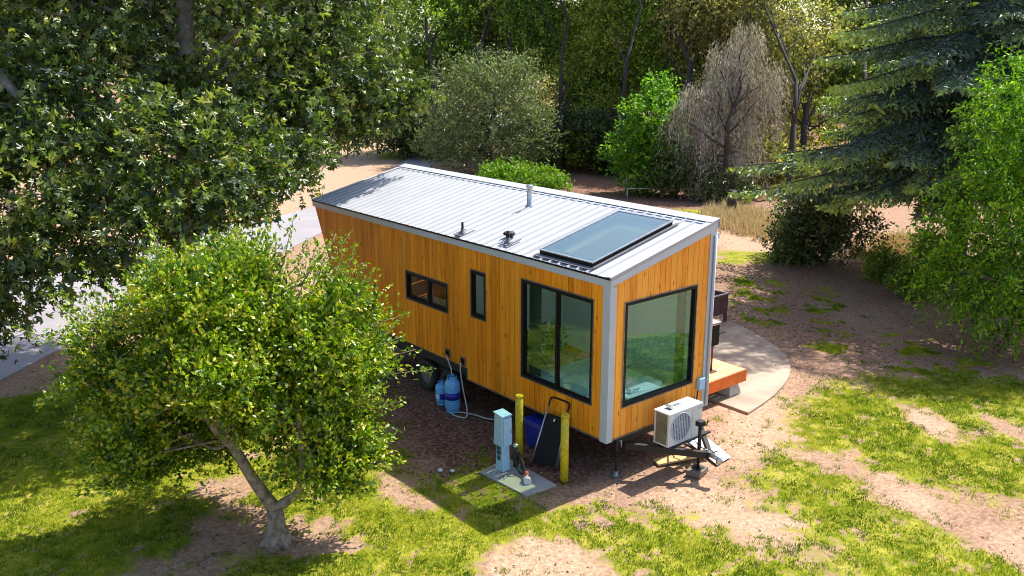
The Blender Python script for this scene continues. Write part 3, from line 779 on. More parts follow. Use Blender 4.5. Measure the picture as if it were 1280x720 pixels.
# roof vents
xv, yv = 1.78, 4.03; zv = roof_z(xv) + .02
mb = MB(); mb.lathe((xv, yv, zv - .03), [(.10, 0), (.085, .05), (.052, .08), (.048, .40), (.048, .42)], 20); v1 = mb.build('stove_vent', M['steel'], house)
mb = MB(); mb.lathe((xv, yv, zv + .37), [(.05, 0), (.068, .005), (.068, .07), (.06, .08)], 20); mb.build('cap', M['steel'], v1)
for (x_, y_, hh) in ((.16, 4.13, .27), (.24, 2.84, .27)):
    z_ = roof_z(x_)
    mb = MB(); mb.tube([(x_, y_, z_), (x_, y_, z_ + hh)], .024, 12); pv = mb.build('plumbing_vent', M['blackflat'], house)
    mb = MB(); mb.lathe((x_, y_, z_ + .02), [(.085, 0), (.08, .035), (.045, .06), (.028, .12), (.026, .125)], 16); mb.build('boot', M['flash'], pv)
    mb = MB(); slab_quad(mb, x_ - .13, x_ + .2, y_ - .14, y_ - .10, .054, .062); slab_quad(mb, x_ - .13, x_ - .08, y_ - .14, y_ + .14, .054, .062); slab_quad(mb, x_ - .06, x_ + .16, y_ + .09, y_ + .14, .054, .062); mb.build('flashing', M['flash'], pv)
x_, y_ = .46, 3.08; z_ = roof_z(x_) + .02
mb = MB(); mb.lathe((x_, y_, z_), [(.06, 0), (.06, .05), (.10, .055), (.12, .085), (.09, .115), (.04, .125)], 18); mv = mb.build('mushroom_vent', M['blackmatt'], house)

# inlet boxes on the left wall and electrics on the front
for (yy, zz) in ((4.46, 1.10), (3.95, 1.06)):
    mb = MB(); mb.box(-.02, -.001, yy - .075, yy + .075, zz - .085, zz + .085); ib = mb.build('inlet_box', M['timber'], house)
    mb = MB(); mb.box(-.03, -.021, yy - .055, yy + .055, zz - .06, zz + .06); mb.tube([(-.03, yy - .01, zz), (-.07, yy - .01, zz - .01)], .022, 10); mb.build('cover', M['black'], ib)
mb = MB(); mb.box(2.28, 2.44, -.09, -.015, 1.08, 1.30); mb.build('electrical_box', M['pedestal'], house, bevel=.008)
mb = MB(); mb.tube([(2.3, -.05, 1.08), (2.27, -.06, 1.0), (2.2, -.1, .92), (2.1, -.2, .85)], .012); mb.build('conduit', M['black'], house)
mb = MB(); mb.tube([(2.56, -.045, .72), (2.56, -.045, roof_z(2.56) - .2)], .028, 10); mb.build('downpipe', M['trim'], house)

# trailer chassis, wheels, tongue, jacks
mb = MB()
mb.box(.25, .33, .0, 8.5, .56, .70); mb.box(W - .33, W - .25, .0, 8.5, .56, .70)
for yy in (.02, 1.6, 3.2, 4.8, 6.4, 8.2): mb.box(.334, W - .334, yy, yy + .07, .58, .69)
mb.build('chassis', M['chassis'], house)
TX = 1.42
mb = MB()
for sx in (-1, 1):
    a = np.array([TX + sx * .95, .0, .52]); b = np.array([TX + sx * .05, -1.0, .44])
    d = b - a; s_ = np.cross(d, (0, 0, 1)); mb.obox((a + b) / 2, d, s_, (0, 0, 1), np.linalg.norm(d) / 2, .035, .055)
mb.box(.86, 1.98, -.45, -.38, .535, .565); mb.box(.86, 1.98, -.62, -.56, .535, .565)
mb.box(TX - .07, TX + .07, -1.06, -.92, .40, .50)
tg = mb.build('tongue', M['chassis'], house)
mb = MB(); mb.tube([(TX, -1.0, .46), (TX, -1.16, .45), (TX, -1.26, .43)], [.05, .055, .045], 12); mb.lathe((TX, -1.24, .36), [(.055, 0), (.06, .05), (.05, .1), (.02, .12)], 14); mb.tube([(TX, -1.1, .5), (TX + .06, -1.2, .56)], .012); mb.build('coupler', M['steel'], tg)
mb = MB(); mb.tube([(TX + .02, -.80, .2), (TX + .02, -.80, .88)], .032, 12); mb.tube([(TX + .02, -.80, .115), (TX + .02, -.80, .3)], .024, 12)
mb.box(TX - .06, TX + .10, -.88, -.72, .10, .116); mb.box(TX - .04, TX + .08, -.86, -.74, .88, .97); mb.tube([(TX + .02, -.8, .93), (TX + .02, -.93, .93), (TX + .02, -.95, 1.04)], .011); mb.build('tongue_jack', M['chassis'], tg)
mb = MB()
for s_, e_ in (((TX - .35, -.15, .6), (TX, -1.0, .52)), ((TX + .45, -.2, .58), (TX + .05, -1.0, .52))):
    a, b = np.array(s_), np.array(e_); pts = [a + (b - a) * t + np.array([0, 0, -.16 * math.sin(t * math.pi)]) for t in np.linspace(0, 1, 10)]; mb.tube(pts, .011, 6)
mb.build('safety_chain', M['steel'], tg)
for (jx, jy) in ((.31, .05), (2.29, .05), (.31, 8.0), (2.29, 8.0)):
    mb = MB(); mb.tube([(jx, jy, .03), (jx, jy, .56)], .02, 10); mb.tube([(jx, jy, .34), (jx, jy, .6)], .032, 10)
    jk = mb.build('stabiliser_jack', M['chassis'], house)
    mb = MB(); mb.box(jx - .09, jx + .09, jy - .08, jy + .08, .0, .022); mb.box(jx - .03, jx + .03, jy - .03, jy + .03, .022, .08); mb.build('foot', M['steel'], jk)
    mb = MB(); mb.tube([(jx, jy, .62), (jx + .05, jy - .05, .64), (jx + .05, jy - .06, .52)], .012, 8); mb.build('crank', M['steel'], jk)
for sx in (.16, W - .16):
    for yy in (4.55, 5.4):
        mb = MB()
        ring = []
        for r, w in ((.19, -.09), (.31, -.1), (.335, -.07), (.335, .07), (.31, .1), (.19, .09)):
            ring.append((r, w))
        vs, fs = [], []; n = 28
        for r, w in ring:
            for k in range(n):
                an = 2 * math.pi * k / n; vs.append((sx + w, yy + r * math.cos(an), .335 + r * math.sin(an)))
        for i2 in range(len(ring)):
            for k in range(n): fs.append((i2 * n + k, i2 * n + (k + 1) % n, ((i2 + 1) % len(ring)) * n + (k + 1) % n, ((i2 + 1) % len(ring)) * n + k))
        mb.add(vs, fs, .5, True); wh = mb.build('wheel', M['blackmatt'], house)
        mb = MB(); mb.tube([(sx - .07, yy, .335), (sx + .07, yy, .335)], .188, 24); mb.build('rim', M['steel'], wh)

# ------------------------------------------------------------------ inside the house
bed = thing('bed', (.95, 1.1, .835), 'white made bed just inside the two big corner windows', 'bed')
mb = MB(); mb.box(.16, 1.75, .16, 2.1, .84, 1.05); mb.build('bed_frame', M['timber'], bed)
mb = MB(); mb.box(.15, 1.76, .15, 2.1, 1.052, 1.24); mb.build('mattress', M['linen'], bed, bevel=.05)
mb = MB(); mb.box(.14, 1.77, .75, 2.08, 1.242, 1.28); mb.build('blanket', M['blanket'], bed, bevel=.015)
for xx in (.25, 1.0):
    mb = MB(); mb.box(xx, xx + .62, .2, .6, 1.242, 1.36); mb.build('pillow', M['linen'], bed, bevel=.05)
for (nm, lab, pts) in (('curtain', 'dark curtain hanging inside the left end of the tall sliding window', [(.19 + .02 * (k % 2), 1.86 + k * .02) for k in range(17)]),
                       ('curtain', 'dark curtain hanging inside the far edge of the picture window', [(1.90 + k * .018, .2 + .02 * (k % 2)) for k in range(15)])):
    mb = MB(); P0 = [(x, y, 1.0) for x, y in pts]; P1 = [(x, y, 3.15) for x, y in pts]; n = len(pts)
    Q0 = [(x + .012, y + .012, z) for x, y, z in P0]; Q1 = [(x + .012, y + .012, z) for x, y, z in P1]
    mb.add(P0 + P1 + Q0 + Q1, [(k, k + 1, n + k + 1, n + k) for k in range(n - 1)] + [(2 * n + k + 1, 2 * n + k, 3 * n + k, 3 * n + k + 1) for k in range(n - 1)], .5, True)
    tag(mb.build(nm, M['curtain'], None, (pts[0][0], pts[0][1], 1.0)), lab, 'curtain')
hp = thing('house_plant', (.55, 2.35, .835), 'leafy potted plant indoors behind the tall sliding window', 'plant')
mb = MB(); mb.lathe((.55, 2.35, .836), [(.12, 0), (.16, .3), (.165, .5), (.15, .5)], 18); mb.build('pot', M['pot'], hp)
cr, _c = sprig_crown([(.55, 2.25, 1.72, .26, .28, .3)], 60, 9, .2, .11, .3, .6, zmin=1.3)
np_mesh('foliage', *cr, LM['darkb'], hp)
mb = MB()
for k in range(6): mb.tube([(.55, 2.35, 1.3), (.55 + rng.normal(0, .08), 2.3 + rng.normal(0, .08), 1.6)], .008, 5)
mb.build('stem', M['bark'], hp)

# ------------------------------------------------------------------ air conditioner on the tongue
ac = thing('air_conditioner', (1.29, -.43, .566), 'white outdoor air conditioner unit with round fan grille on trailer tongue', 'air conditioner')
X0, X1, Y0, Y1, Z0, Z1 = .86, 1.73, -.60, -.27, .57, 1.17
cx, cz, cr_ = 1.17, .87, .25
mb = MB()
mb.box(X0, X1, Y0, Y1, Z0, Z0 + .03); mb.box(X0 + .02, X1, Y1 - .012, Y1, Z0 + .03, Z1 - .03); mb.box(X1 - .012, X1, Y0, Y1 - .012, Z0 + .03, Z1 - .03)
for yy in (Y0 + .001, Y1 - .045): mb.box(X0, X0 + .03, yy, yy + .032, Z0 + .03, Z1 - .03)
# front panel with a round opening
n = 32; ring_i, ring_o = [], []
fx0, fx1, fz0, fz1 = X0 + .031, 1.47, Z0 + .031, Z1 - .031
for k in range(n):
    an = 2 * math.pi * k / n; c_, s_ = math.cos(an), math.sin(an)
    ring_i.append((cx + cr_ * c_, cz + cr_ * s_)); t = 1e9
    if c_ > 1e-6: t = min(t, (fx1 - cx) / c_)
    if c_ < -1e-6: t = min(t, (fx0 - cx) / c_)
    if s_ > 1e-6: t = min(t, (fz1 - cz) / s_)
    if s_ < -1e-6: t = min(t, (fz0 - cz) / s_)
    ring_o.append((cx + t * c_, cz + t * s_))
vs = [(x, Y0, z) for x, z in ring_o] + [(x, Y0, z) for x, z in ring_i] + [(x, Y0 + .05, z) for x, z in ring_i]
mb.add(vs, [(k, (k + 1) % n, n + (k + 1) % n, n + k) for k in range(n)] + [(n + k, n + (k + 1) % n, 2 * n + (k + 1) % n, 2 * n + k) for k in range(n)])
for xa, za in ((fx0, fz0), (fx1, fz0), (fx1, fz1), (fx0, fz1)):  # corners of the panel
    k0 = sorted(range(n), key=lambda k: (ring_o[k][0] - xa) ** 2 + (ring_o[k][1] - za) ** 2)[:2]
    mb.add([(xa, Y0, za)] + [(ring_o[k][0], Y0, ring_o[k][1]) for k in k0], [(0, 1, 2)])
mb.box(1.472, X1 - .013, Y0 - .004, Y0 + .008, Z0 + .031, Z1 - .031)
mb.build('casing', M['acwhite'], ac)
mb = MB(); mb.box(X0 - .008, X1 + .008, Y0 - .01, Y1 + .008, Z1 - .03, Z1); mb.build('top_panel', M['acwhite'], ac, bevel=.01)
mb = MB(); mb.box(X0 + .034, X1 - .03, Y0 + .07, Y1 - .05, Z0 + .035, Z1 - .04); mb.build('inner_case', M['acdark'], ac)
mb = MB()
for k in range(12): mb.box(X0 + .003, X0 + .02, Y0 + .036 + k * .0215, Y0 + .046 + k * .0215, Z0 + .034, Z1 - .034)
for k in range(9): mb.box(X0 - .004, X0 + .002, Y0 + .034, Y1 - .046, Z0 + .06 + k * .06, Z0 + .068 + k * .06)
mb.build('side_grille', M['acfin'], ac)
mb = MB()
for k in range(-5, 6):
    xx = cx + k * .043; hh = math.sqrt(max(cr_ ** 2 - (k * .043) ** 2, 0)); mb.box(xx - .011, xx + .011, Y0 - .004, Y0 + .004, cz - hh, cz + hh)
ringp = [(cx + cr_ * math.cos(a), Y0 - .004, cz + cr_ * math.sin(a)) for a in np.linspace(0, 2 * math.pi, 33)]
mb.tube(ringp, .012, 6); mb.tube([(cx + .1 * math.cos(a), Y0 - .006, cz + .1 * math.sin(a)) for a in np.linspace(0, 2 * math.pi, 25)], .006, 6)
mb.build('fan_grille', M['acgrille'], ac)
mb = MB()
for k in range(3):
    a = k * 2.094; d = np.array([math.cos(a), 0, math.sin(a)]); p = np.cross(d, (0, 1, 0)); mb.obox(np.array([cx, Y0 + .045, cz]) + d * .11, d, p + np.array([0, .3, 0]), np.array([0, 1, 0]) - .3 * p, .1, .06, .004)
mb.build('fan', M['acgrille'], ac)
mb = MB(); mb.box(X1 - .12, X1 + .003, Y0 - .012, Y0 - .003, Z1 - .09, Z1 - .05); mb.build('nameplate', M['acgrille'], ac)
mb = MB(); mb.box(X1 - .02, X1 + .05, -.5, -.36, .72, .95); mb.tube([(X1 + .03, -.45, .95), (X1 + .1, -.42, 1.05), (X1 + .22, -.3, 1.02), (X1 + .45, -.06, .98)], .016, 8)
mb.tube([(X1 + .04, -.42, .75), (X1 + .14, -.45, .64), (X1 + .10, -.48, .55), (X1 + .02, -.44, .62)], .014, 8); mb.build('pipework', M['blackmatt'], ac)
o = MB(); o.box(1.05, 1.36, -.47, -.37, Z1 + .002, Z1 + .022); o.box(1.03, 1.10, -.49, -.36, Z1 + .023, Z1 + .06)
tag(o.build('metal_bracket', M['steel'], None, (1.2, -.42, Z1), bevel=.006), 'small grey metal bracket lying on top of the air conditioner', 'bracket')

# ------------------------------------------------------------------ blocks, boards
def simple(name, mb_, m, loc, label, cat, group=None, bevel=.006):
    return tag(mb_.build(name, m, None, loc, bevel), label, cat, group)


mb = MB(); mb.obox((TX + .0, -.80, .052), (1, .25, 0), (-.25, 1, 0), (0, 0, 1), .17, .13, .047)
simple('timber_block', mb, M['timber'], (TX, -.8, 0), 'stubby timber block under the tongue jack', 'block')
wb = np.array([(2.72, .12), (2.36, -.80), (1.92, -.84), (2.26, .12)])
mb = MB(); mb.prism([(x, y, .012 + .02 * (y + .8)) for x, y in wb], (0, 0, .016)); simple('white_board', mb, M['board'], (2.3, -.35, .01), 'flat white board lying on bare soil beside the trailer tongue', 'board', bevel=.003)
mb = MB(); mb.obox((1.62, -.30, .06), (.9, -.4, .08), (.4, .9, 0), (0, 0, 1), .5, .11, .018)
simple('plank', mb, M['deckwood'], (1.55, -.28, 0), 'pale wooden plank lying under the air conditioner', 'plank')
for k, (x_, y_, r, lab) in enumerate(((-1.9, 2.1, .05, 'white stone on dark soil furthest from the meter pedestal'), (-1.75, 1.95, .045, 'white stone on dark soil nearest the meter pedestal'))):
    mb = MB(); mb.lathe((x_, y_, -.01), [(r * .7, 0), (r, r * .4), (r * .7, r * .9), (r * .2, r * 1.05)], 8); simple('stone', mb, M['board'], (x_, y_, 0), lab, 'stone', bevel=0)

# ------------------------------------------------------------------ propane tanks and hose
def tank(loc, h, r, label, band):
    x, y = loc
    t = thing('propane_tank', (x, y, 0), label, 'gas tank')
    b = .0
    mb = MB(); mb.lathe((x, y, .035), [(r * .55, 0), (r * .85, .02), (r, .09), (r, h * .72), (r * .93, h * .80), (r * .72, h * .87), (r * .35, h * .9)], 28); mb.build('tank_body', M['tank'], t)
    mb = MB(); mb.lathe((x, y, 0), [(r * .8, 0), (r * .8, .06)], 24); mb.build('foot_ring', M['tank'], t)
    mb = MB()
    for a0 in (.4, 3.5):
        vs, fs = [], []
        ws = np.linspace(a0, a0 + 2.3, 9)
        for w in ws:
            for rr, zz in ((.62, h * .86), (.62, h), (.56, h), (.56, h * .86)): vs.append((x + r * rr * math.cos(w), y + r * rr * math.sin(w), .03 + zz))
        for k in range(8):
            for q2 in range(4): fs.append((k * 4 + q2, k * 4 + (q2 + 1) % 4, (k + 1) * 4 + (q2 + 1) % 4, (k + 1) * 4 + q2))
        fs += [(0, 1, 2, 3), (35, 34, 33, 32)]
        mb.add(vs, fs)
    mb.build('collar', M['tank'], t)
    mb = MB(); mb.lathe((x, y, .03 + h * .88), [(.03, 0), (.03, h * .07), (.018, h * .09)], 12); mb.tube([(x, y, .03 + h * .93), (x - .04, y, .03 + h * .93)], .016, 8); mb.build('valve', M['steel'], t)
    if band == 'full':
        mb = MB(); mb.lathe((x, y, h * .40), [(r * 1.006, 0), (r * 1.006, h * .2)], 28); mb.build('label_band', M['tankband'], t)
    else:
        mb = MB(); ws = np.linspace(math.radians(215), math.radians(285), 9); rr = r * 1.008
        mb.add([(x + rr * math.cos(w), y + rr * math.sin(w), z) for z in (h * .3, h * .58) for w in ws], [(k, k + 1, 9 + k + 1, 9 + k) for k in range(8)]); mb.build('label_patch', M['tankband'], t)
        mb = MB(); ws = np.linspace(math.radians(165), math.radians(205), 7)
        mb.add([(x + rr * math.cos(w), y + rr * math.sin(w), z) for z in (h * .35, h * .55) for w in ws], [(k, k + 1, 7 + k + 1, 7 + k) for k in range(6)]); mb.build('label_patch', M['tankwhite'], t)
    return t


tank((-.20, 4.06), .74, .155, 'tall light blue propane tank with dark blue band by the house', 'full')
tank((-.13, 4.52), .47, .135, 'small light blue propane tank behind the taller tank', 'patch')
mb = MB(); mb.tube([(-.06, 4.44, 1.09), (-.12, 4.30, 1.0), (-.18, 4.12, .9), (-.2, 4.06, .76)], .012, 8)
tag(mb.build('gas_hose', M['hose'], None, (-.2, 4.06, .76)), 'short grey hose running from wall inlet down to tall tank', 'hose')
pts = [(-.06, 3.94, 1.05), (-.10, 3.92, .9), (-.08, 3.86, .5), (-.1, 3.72, .15), (-.2, 3.62, .03), (-.3, 3.75, .025), (-.3, 3.95, .025), (-.15, 3.9, .03), (.0, 3.6, .03), (.05, 3.3, .04), (.15, 3.1, .05)]


def smooth_path(p, n=6):
    p = [np.array(q, float) for q in p]; o_ = []
    for i_ in range(len(p) - 1):
        p0, p1, p2, p3 = p[max(i_ - 1, 0)], p[i_], p[i_ + 1], p[min(i_ + 2, len(p) - 1)]
        for t in np.linspace(0, 1, n, endpoint=False):
            o_.append(.5 * ((2 * p1) + (-p0 + p2) * t + (2 * p0 - 5 * p1 + 4 * p2 - p3) * t * t + (-p0 + 3 * p1 - 3 * p2 + p3) * t ** 3))
    return o_ + [p[-1]]


mb = MB(); mb.tube(smooth_path(pts), .013, 8); tag(mb.build('water_hose', M['hose'], None, (-.1, 3.8, 0)), 'pale hose hanging from wall inlet and coiled on the ground', 'hose')

# ------------------------------------------------------------------ bollards, pedestal, fittings
def bollard(x, y, h, lean, label):
    t = thing('bollard', (x, y, 0), label, 'bollard', 'yellow bollards beside the house')
    mb = MB(); n = 20
    mb.tube([(x, y, -.05), (x + lean * .5, y, h * .5), (x + lean, y, h - .02)], .069, n); mb.build('post', M['yellow'], t)
    mb = MB(); mb.lathe((x + lean, y, h - .021), [(.073, 0), (.073, .03), (.06, .045)], n); mb.build('cap', M['yellow'], t)
    mb = MB(); mb.lathe((x, y, .006), [(.076, 0), (.074, .03)], n); mb.build('base_ring', M['redpost'], t)


bollard(-.54, 1.60, 1.18, .0, 'yellow bollard between the blue pedestal and the blue tub')
bollard(-.54, .43, 1.20, .0, 'yellow bollard in front of the leaning black panel')
pd = thing('meter_pedestal', (-1.08, 1.4, .035), 'pale blue grey electric meter pedestal on a concrete slab', 'meter pedestal')
mb = MB()
mb.hexa([(-1.16, 1.30, .036), (-1.0, 1.30, .036), (-1.0, 1.5, .036), (-1.16, 1.5, .036), (-1.15, 1.32, .56), (-1.0, 1.32, .56), (-1.0, 1.48, .56), (-1.15, 1.48, .56)])
mb.build('post', M['pedestal'], pd, bevel=.008)
mb = MB(); mb.hexa([(-1.18, 1.28, .50), (-.98, 1.28, .50), (-.98, 1.53, .50), (-1.18, 1.53, .50), (-1.17, 1.30, 1.04), (-.98, 1.30, 1.04), (-.98, 1.51, 1.07), (-1.17, 1.51, 1.07)]); cab = mb.build('cabinet', M['pedestal'], pd, bevel=.01)
mb = MB(); mb.hexa([(-1.165, 1.255, .53), (-.985, 1.255, .53), (-.985, 1.278, .53), (-1.165, 1.278, .53), (-1.155, 1.27, 1.02), (-.985, 1.27, 1.02), (-.985, 1.296, 1.02), (-1.155, 1.296, 1.02)]); mb.build('door', M['pedestal'], cab, bevel=.005)
mb = MB(); mb.tube([(-1.0, 1.252, .74), (-1.0, 1.252, .82)], .008, 6); mb.build('latch', M['steel'], cab)
mb = MB(); mb.hexa([(-1.185, 1.27, 1.05), (-.97, 1.27, 1.05), (-.97, 1.53, 1.08), (-1.185, 1.53, 1.08), (-1.185, 1.27, 1.065), (-.97, 1.27, 1.065), (-.97, 1.53, 1.095), (-1.185, 1.53, 1.095)]); mb.build('lid', M['pedestal'], pd, bevel=.004)
for z in (.28, .38, .47):
    mb = MB(); mb.box(-1.17, -1.163, 1.36, 1.45, z - .04, z + .035); mb.build('sticker', M['sticker'], pd)
mb = MB(); mb.tube(smooth_path([(-1.0, 1.25, .52), (-.98, 1.2, .4), (-1.0, 1.12, .15), (-.96, 1.05, .05), (-.85, 1.05, .045), (-.8, 1.25, .05), (-.6, 1.3, .03), (-.35, 1.2, .05), (-.1, 1.3, .2), (.1, 1.4, .5)]), .014, 8); tag(mb.build('power_cable', M['blackmatt'], None, (-.9, 1.1, .03)), 'black power cable running from meter pedestal towards the house', 'cable')
mb = MB(); mb.tube(smooth_path([(-1.22, 1.22, .05), (-1.28, 1.15, .12), (-1.33, 1.2, .06), (-1.25, 1.28, .14), (-1.35, 1.32, .05), (-1.2, 1.18, .045), (-1.3, 1.1, .05)]), .008, 6); tag(mb.build('wire_bundle', M['hose'], None, (-1.28, 1.2, .03)), 'loose grey wire tangle at the foot of the meter pedestal', 'wire')
sp_ = thing('standpipe', (-.82, 1.33, .035), 'black standpipe with steel cap between pedestal and bollard', 'standpipe')
mb = MB(); mb.tube([(-.82, 1.36, .03), (-.82, 1.36, .38)], .045, 14); mb.build('pipe', M['blackmatt'], sp_)
mb = MB(); mb.lathe((-.82, 1.36, .381), [(.05, 0), (.05, .05), (.03, .07)], 14); mb.build('cap', M['steel'], sp_)
mb = MB(); mb.tube(smooth_path([(-.82, 1.3, .3), (-.88, 1.1, .2), (-.95, .95, .11), (-1.02, .86, .08)]), .032, 10); tag(mb.build('sewer_hose', M['blackmatt'], None, (-.9, 1.05, .1)), 'thick black hose lying across the slab to a red fitting', 'hose')
ft = thing('hose_fitting', (-1.05, .80, .035), 'faded red and white hose fitting on the concrete slab', 'fitting')
mb = MB(); mb.tube([(-1.0, .88, .07), (-1.06, .78, .07)], [.055, .062], 14); mb.tube([(-1.03, .83, .08), (-1.02, .84, .19)], [.045, .03], 10); mb.build('body', M['redfit'], ft)
mb = MB(); mb.tube([(-1.06, .78, .07), (-1.09, .73, .065)], [.066, .066], 14); mb.tube([(-1.05, .77, .15), (-1.14, .80, .10)], .013, 8); mb.build('clamp', M['board'], ft)

# blue tub under the house
tb = thing('storage_tub', (.05, 1.75, 0), 'blue plastic storage tub in shadow under the house', 'tub')
mb = MB(); x0, x1, y0, y1 = -.14, .34, 1.42, 1.96
mb.hexa([(x0 + .05, y0 + .05, .01), (x1 - .05, y0 + .05, .01), (x1 - .05, y1 - .05, .01), (x0 + .05, y1 - .05, .01), (x0, y0, .5), (x1, y0, .5), (x1, y1, .5), (x0, y1, .5)]); mb.build('body', M['tub'], tb, bevel=.03)
mb = MB(); mb.box(x0 - .02, x1 + .02, y0 - .02, y1 + .02, .502, .55); mb.build('lid', M['tub'], tb, bevel=.015)

# leaning black panel on rails (folded cart)
ct = thing('folded_cart', (-.4, .95, 0), 'black folded cart with looped handle leaning against the cladding', 'cart')
lo0, lo1 = np.array([-.58, 1.24, .03]), np.array([-.40, .80, .03]); 
hi0, hi1 = np.array([-.07, 1.34, 1.0]), np.array([-.07, .86, 1.02])
def lerp(a, b, t): return a + (b - a) * t
mb = MB(); mb.tube([lo0, hi0], .016, 8); mb.tube([lo1, hi1], .016, 8); mb.build('rail', M['steel'], ct)
mb = MB(); nrm = np.cross(hi0 - lo0, lo1 - lo0); nrm /= np.linalg.norm(nrm)
a, b, c, d = lerp(lo0, hi0, .04), lerp(lo1, hi1, .04), lerp(lo1, hi1, .86), lerp(lo0, hi0, .86)
sh = (b - a) / np.linalg.norm(b - a) * .02
mb.hexa([a + sh, b - sh, b - sh + nrm * .03, a + sh + nrm * .03, d + sh, c - sh, c - sh + nrm * .03, d + sh + nrm * .03]); mb.build('panel', M['blackflat'], ct, bevel=.01)
mb = MB(); u_ = (hi0 - lo0) / np.linalg.norm(hi0 - lo0)
mb.tube(smooth_path([hi0 - u_ * .02, hi0 + u_ * .07, lerp(hi0, hi1, .12) + u_ * .13, lerp(hi0, hi1, .88) + u_ * .13, hi1 + u_ * .07, hi1 - u_ * .02], 5), .017, 8); mb.build('handle', M['black'], ct)
mb = MB(); mb.tube([lo1 + [.14, -.02, 0], lerp(lo1, hi1, .5) + [.06, -.03, .0]], .012, 8); mb.tube([lo1 + [.06, .0, .0], lerp(lo1, hi1, .55)], .012, 8); mb.build('leg', M['steel'], ct)
mb = MB(); e0 = lerp(a, d, .86) ; mb.obox(lerp(lerp(lo0, hi0, .78), lerp(lo1, hi1, .78), .5) - nrm * .004, b - a, d - a, nrm, .025, .025, .003); mb.build('sticker', M['board'], ct)
for p in (lo0, lo1):
    mb = MB(); mb.tube([p + [0, -.02, .01], p + [0, .03, .01]], .036, 14); mb.build('wheel', M['blackmatt'], ct)

# ------------------------------------------------------------------ deck, blocks, grill, planter, bench
dk = thing('deck', (3.85, 2.4, 0), 'raised timber deck with orange edge beside the house', 'deck')
mb = MB()
k = 0
yy = .93
while yy < 4.4:
    mb.hexa([(2.63, yy, .52), (5.10, yy, .52), (5.10, yy + .135, .52), (2.63, yy + .135, .52), (2.63, yy, .55), (5.10, yy, .55), (5.10, yy + .135, .55), (2.63, yy + .135, .55)], rng.random()); yy += .141
dtop = mb.build('deck_top', M['deckwood'], dk)
mb = MB(); mb.box(2.63, 5.125, .90, .926, .29, .548); mb.box(5.102, 5.125, .928, 4.42, .29, .548); mb.build('fascia', M['deckface'], dk, bevel=.005)
mb = MB()
for xx in (2.8, 3.5, 4.2, 4.9): mb.box(xx, xx + .06, .93, 4.4, .33, .515)
mb.build('joist', M['timber'], dk)
mb = MB(); mb.box(2.66, 2.80, .86, .898, .33, .50); mb.build('bracket', M['steel'], dk)
for (x_, y_, lab) in ((4.82, 1.12, 'concrete block under the near corner of the deck'), (2.95, 1.15, 'concrete block under the deck close to the house'), (4.85, 3.9, 'concrete block under the far corner of the deck')):
    mb = MB(); mb.hexa([(x_ - .2, y_ - .2, .042), (x_ + .2, y_ - .2, .042), (x_ + .2, y_ + .2, .042), (x_ - .2, y_ + .2, .042), (x_ - .13, y_ - .13, .285), (x_ + .13, y_ - .13, .285), (x_ + .13, y_ + .13, .285), (x_ - .13, y_ + .13, .285)])
    simple('concrete_block', mb, M['cement'], (x_, y_, 0), lab, 'block', 'concrete blocks under the deck', .012)
gx, gy = 4.42, 1.29
gr_ = thing('stand_box', (gx, gy, .55), 'black box with pale lid on a thin red post standing on the deck', 'outdoor stand')
mb = MB(); mb.tube([(gx, gy, .55), (gx, gy, 1.25)], .022, 10); mb.build('post', M['redpost'], gr_)
mb = MB(); mb.box(gx - .09, gx + .09, gy - .09, gy + .09, .551, .57); mb.build('base_plate', M['redpost'], gr_)
mb = MB(); mb.box(gx - .16, gx + .05, gy - .12, gy + .12, 1.16, 1.60); mb.build('box', M['blackflat'], gr_, bevel=.01)
mb = MB(); mb.box(gx - .18, gx + .07, gy - .14, gy + .14, 1.602, 1.66); mb.build('lid', M['rim'], gr_, bevel=.012)
mb = MB(); mb.prism([(gx + .052, gy - .02, 1.36), (gx + .26, gy - .02, 1.38), (gx + .26, gy - .02, 1.36), (gx + .052, gy - .02, 1.20)], (0, .03, 0)); mb.box(gx + .052, gx + .27, gy - .12, gy + .12, 1.381, 1.395); mb.build('side_shelf', M['black'], gr_)
pl = thing('planter_box', (8.4, 4.85, 0), 'rust brown square metal planter on legs beside the patio', 'planter')
px0, px1, py0, py1 = 7.9, 8.95, 4.28, 5.3
mb = MB(); t_ = .03
for a in ((px0, px1, py0, py0 + t_), (px0, px1, py1 - t_, py1), (px0, px0 + t_, py0 + t_, py1 - t_), (px1 - t_, px1, py0 + t_, py1 - t_)): mb.box(*a, .28, .80)
mb.box(px0 + t_, px1 - t_, py0 + t_, py1 - t_, .3, .36); mb.build('box', M['corten'], pl)
mb = MB(); r_ = .045
for a in ((px0 - .02, px1 + .02, py0 - .02, py0 + r_), (px0 - .02, px1 + .02, py1 - r_, py1 + .02), (px0 - .02, px0 + r_, py0 + r_, py1 - r_), (px1 - r_, px1 + .02, py0 + r_, py1 - r_)): mb.box(*a, .802, .825)
mb.build('rim', M['rim'], pl)
mb = MB(); mb.box(px0 + t_, px1 - t_, py0 + t_, py1 - t_, .6, .66); mb.build('soil', M['blackmatt'], pl)
for a, b in ((px0, py0), (px1 - .07, py0), (px0, py1 - .07), (px1 - .07, py1 - .07)):
    mb = MB(); mb.box(a, a + .07, b, b + .07, 0, .279); mb.build('leg', M['corten'], pl)
bc = thing('bench', (22.9, 19.8, 0), 'pale tube framed bench under the trees behind the roof', 'bench')
bd = np.array([.77, -.64, 0]); bn = np.array([.64, .77, 0]); bo = np.array([22.9, 19.8, 0])
mb = MB()
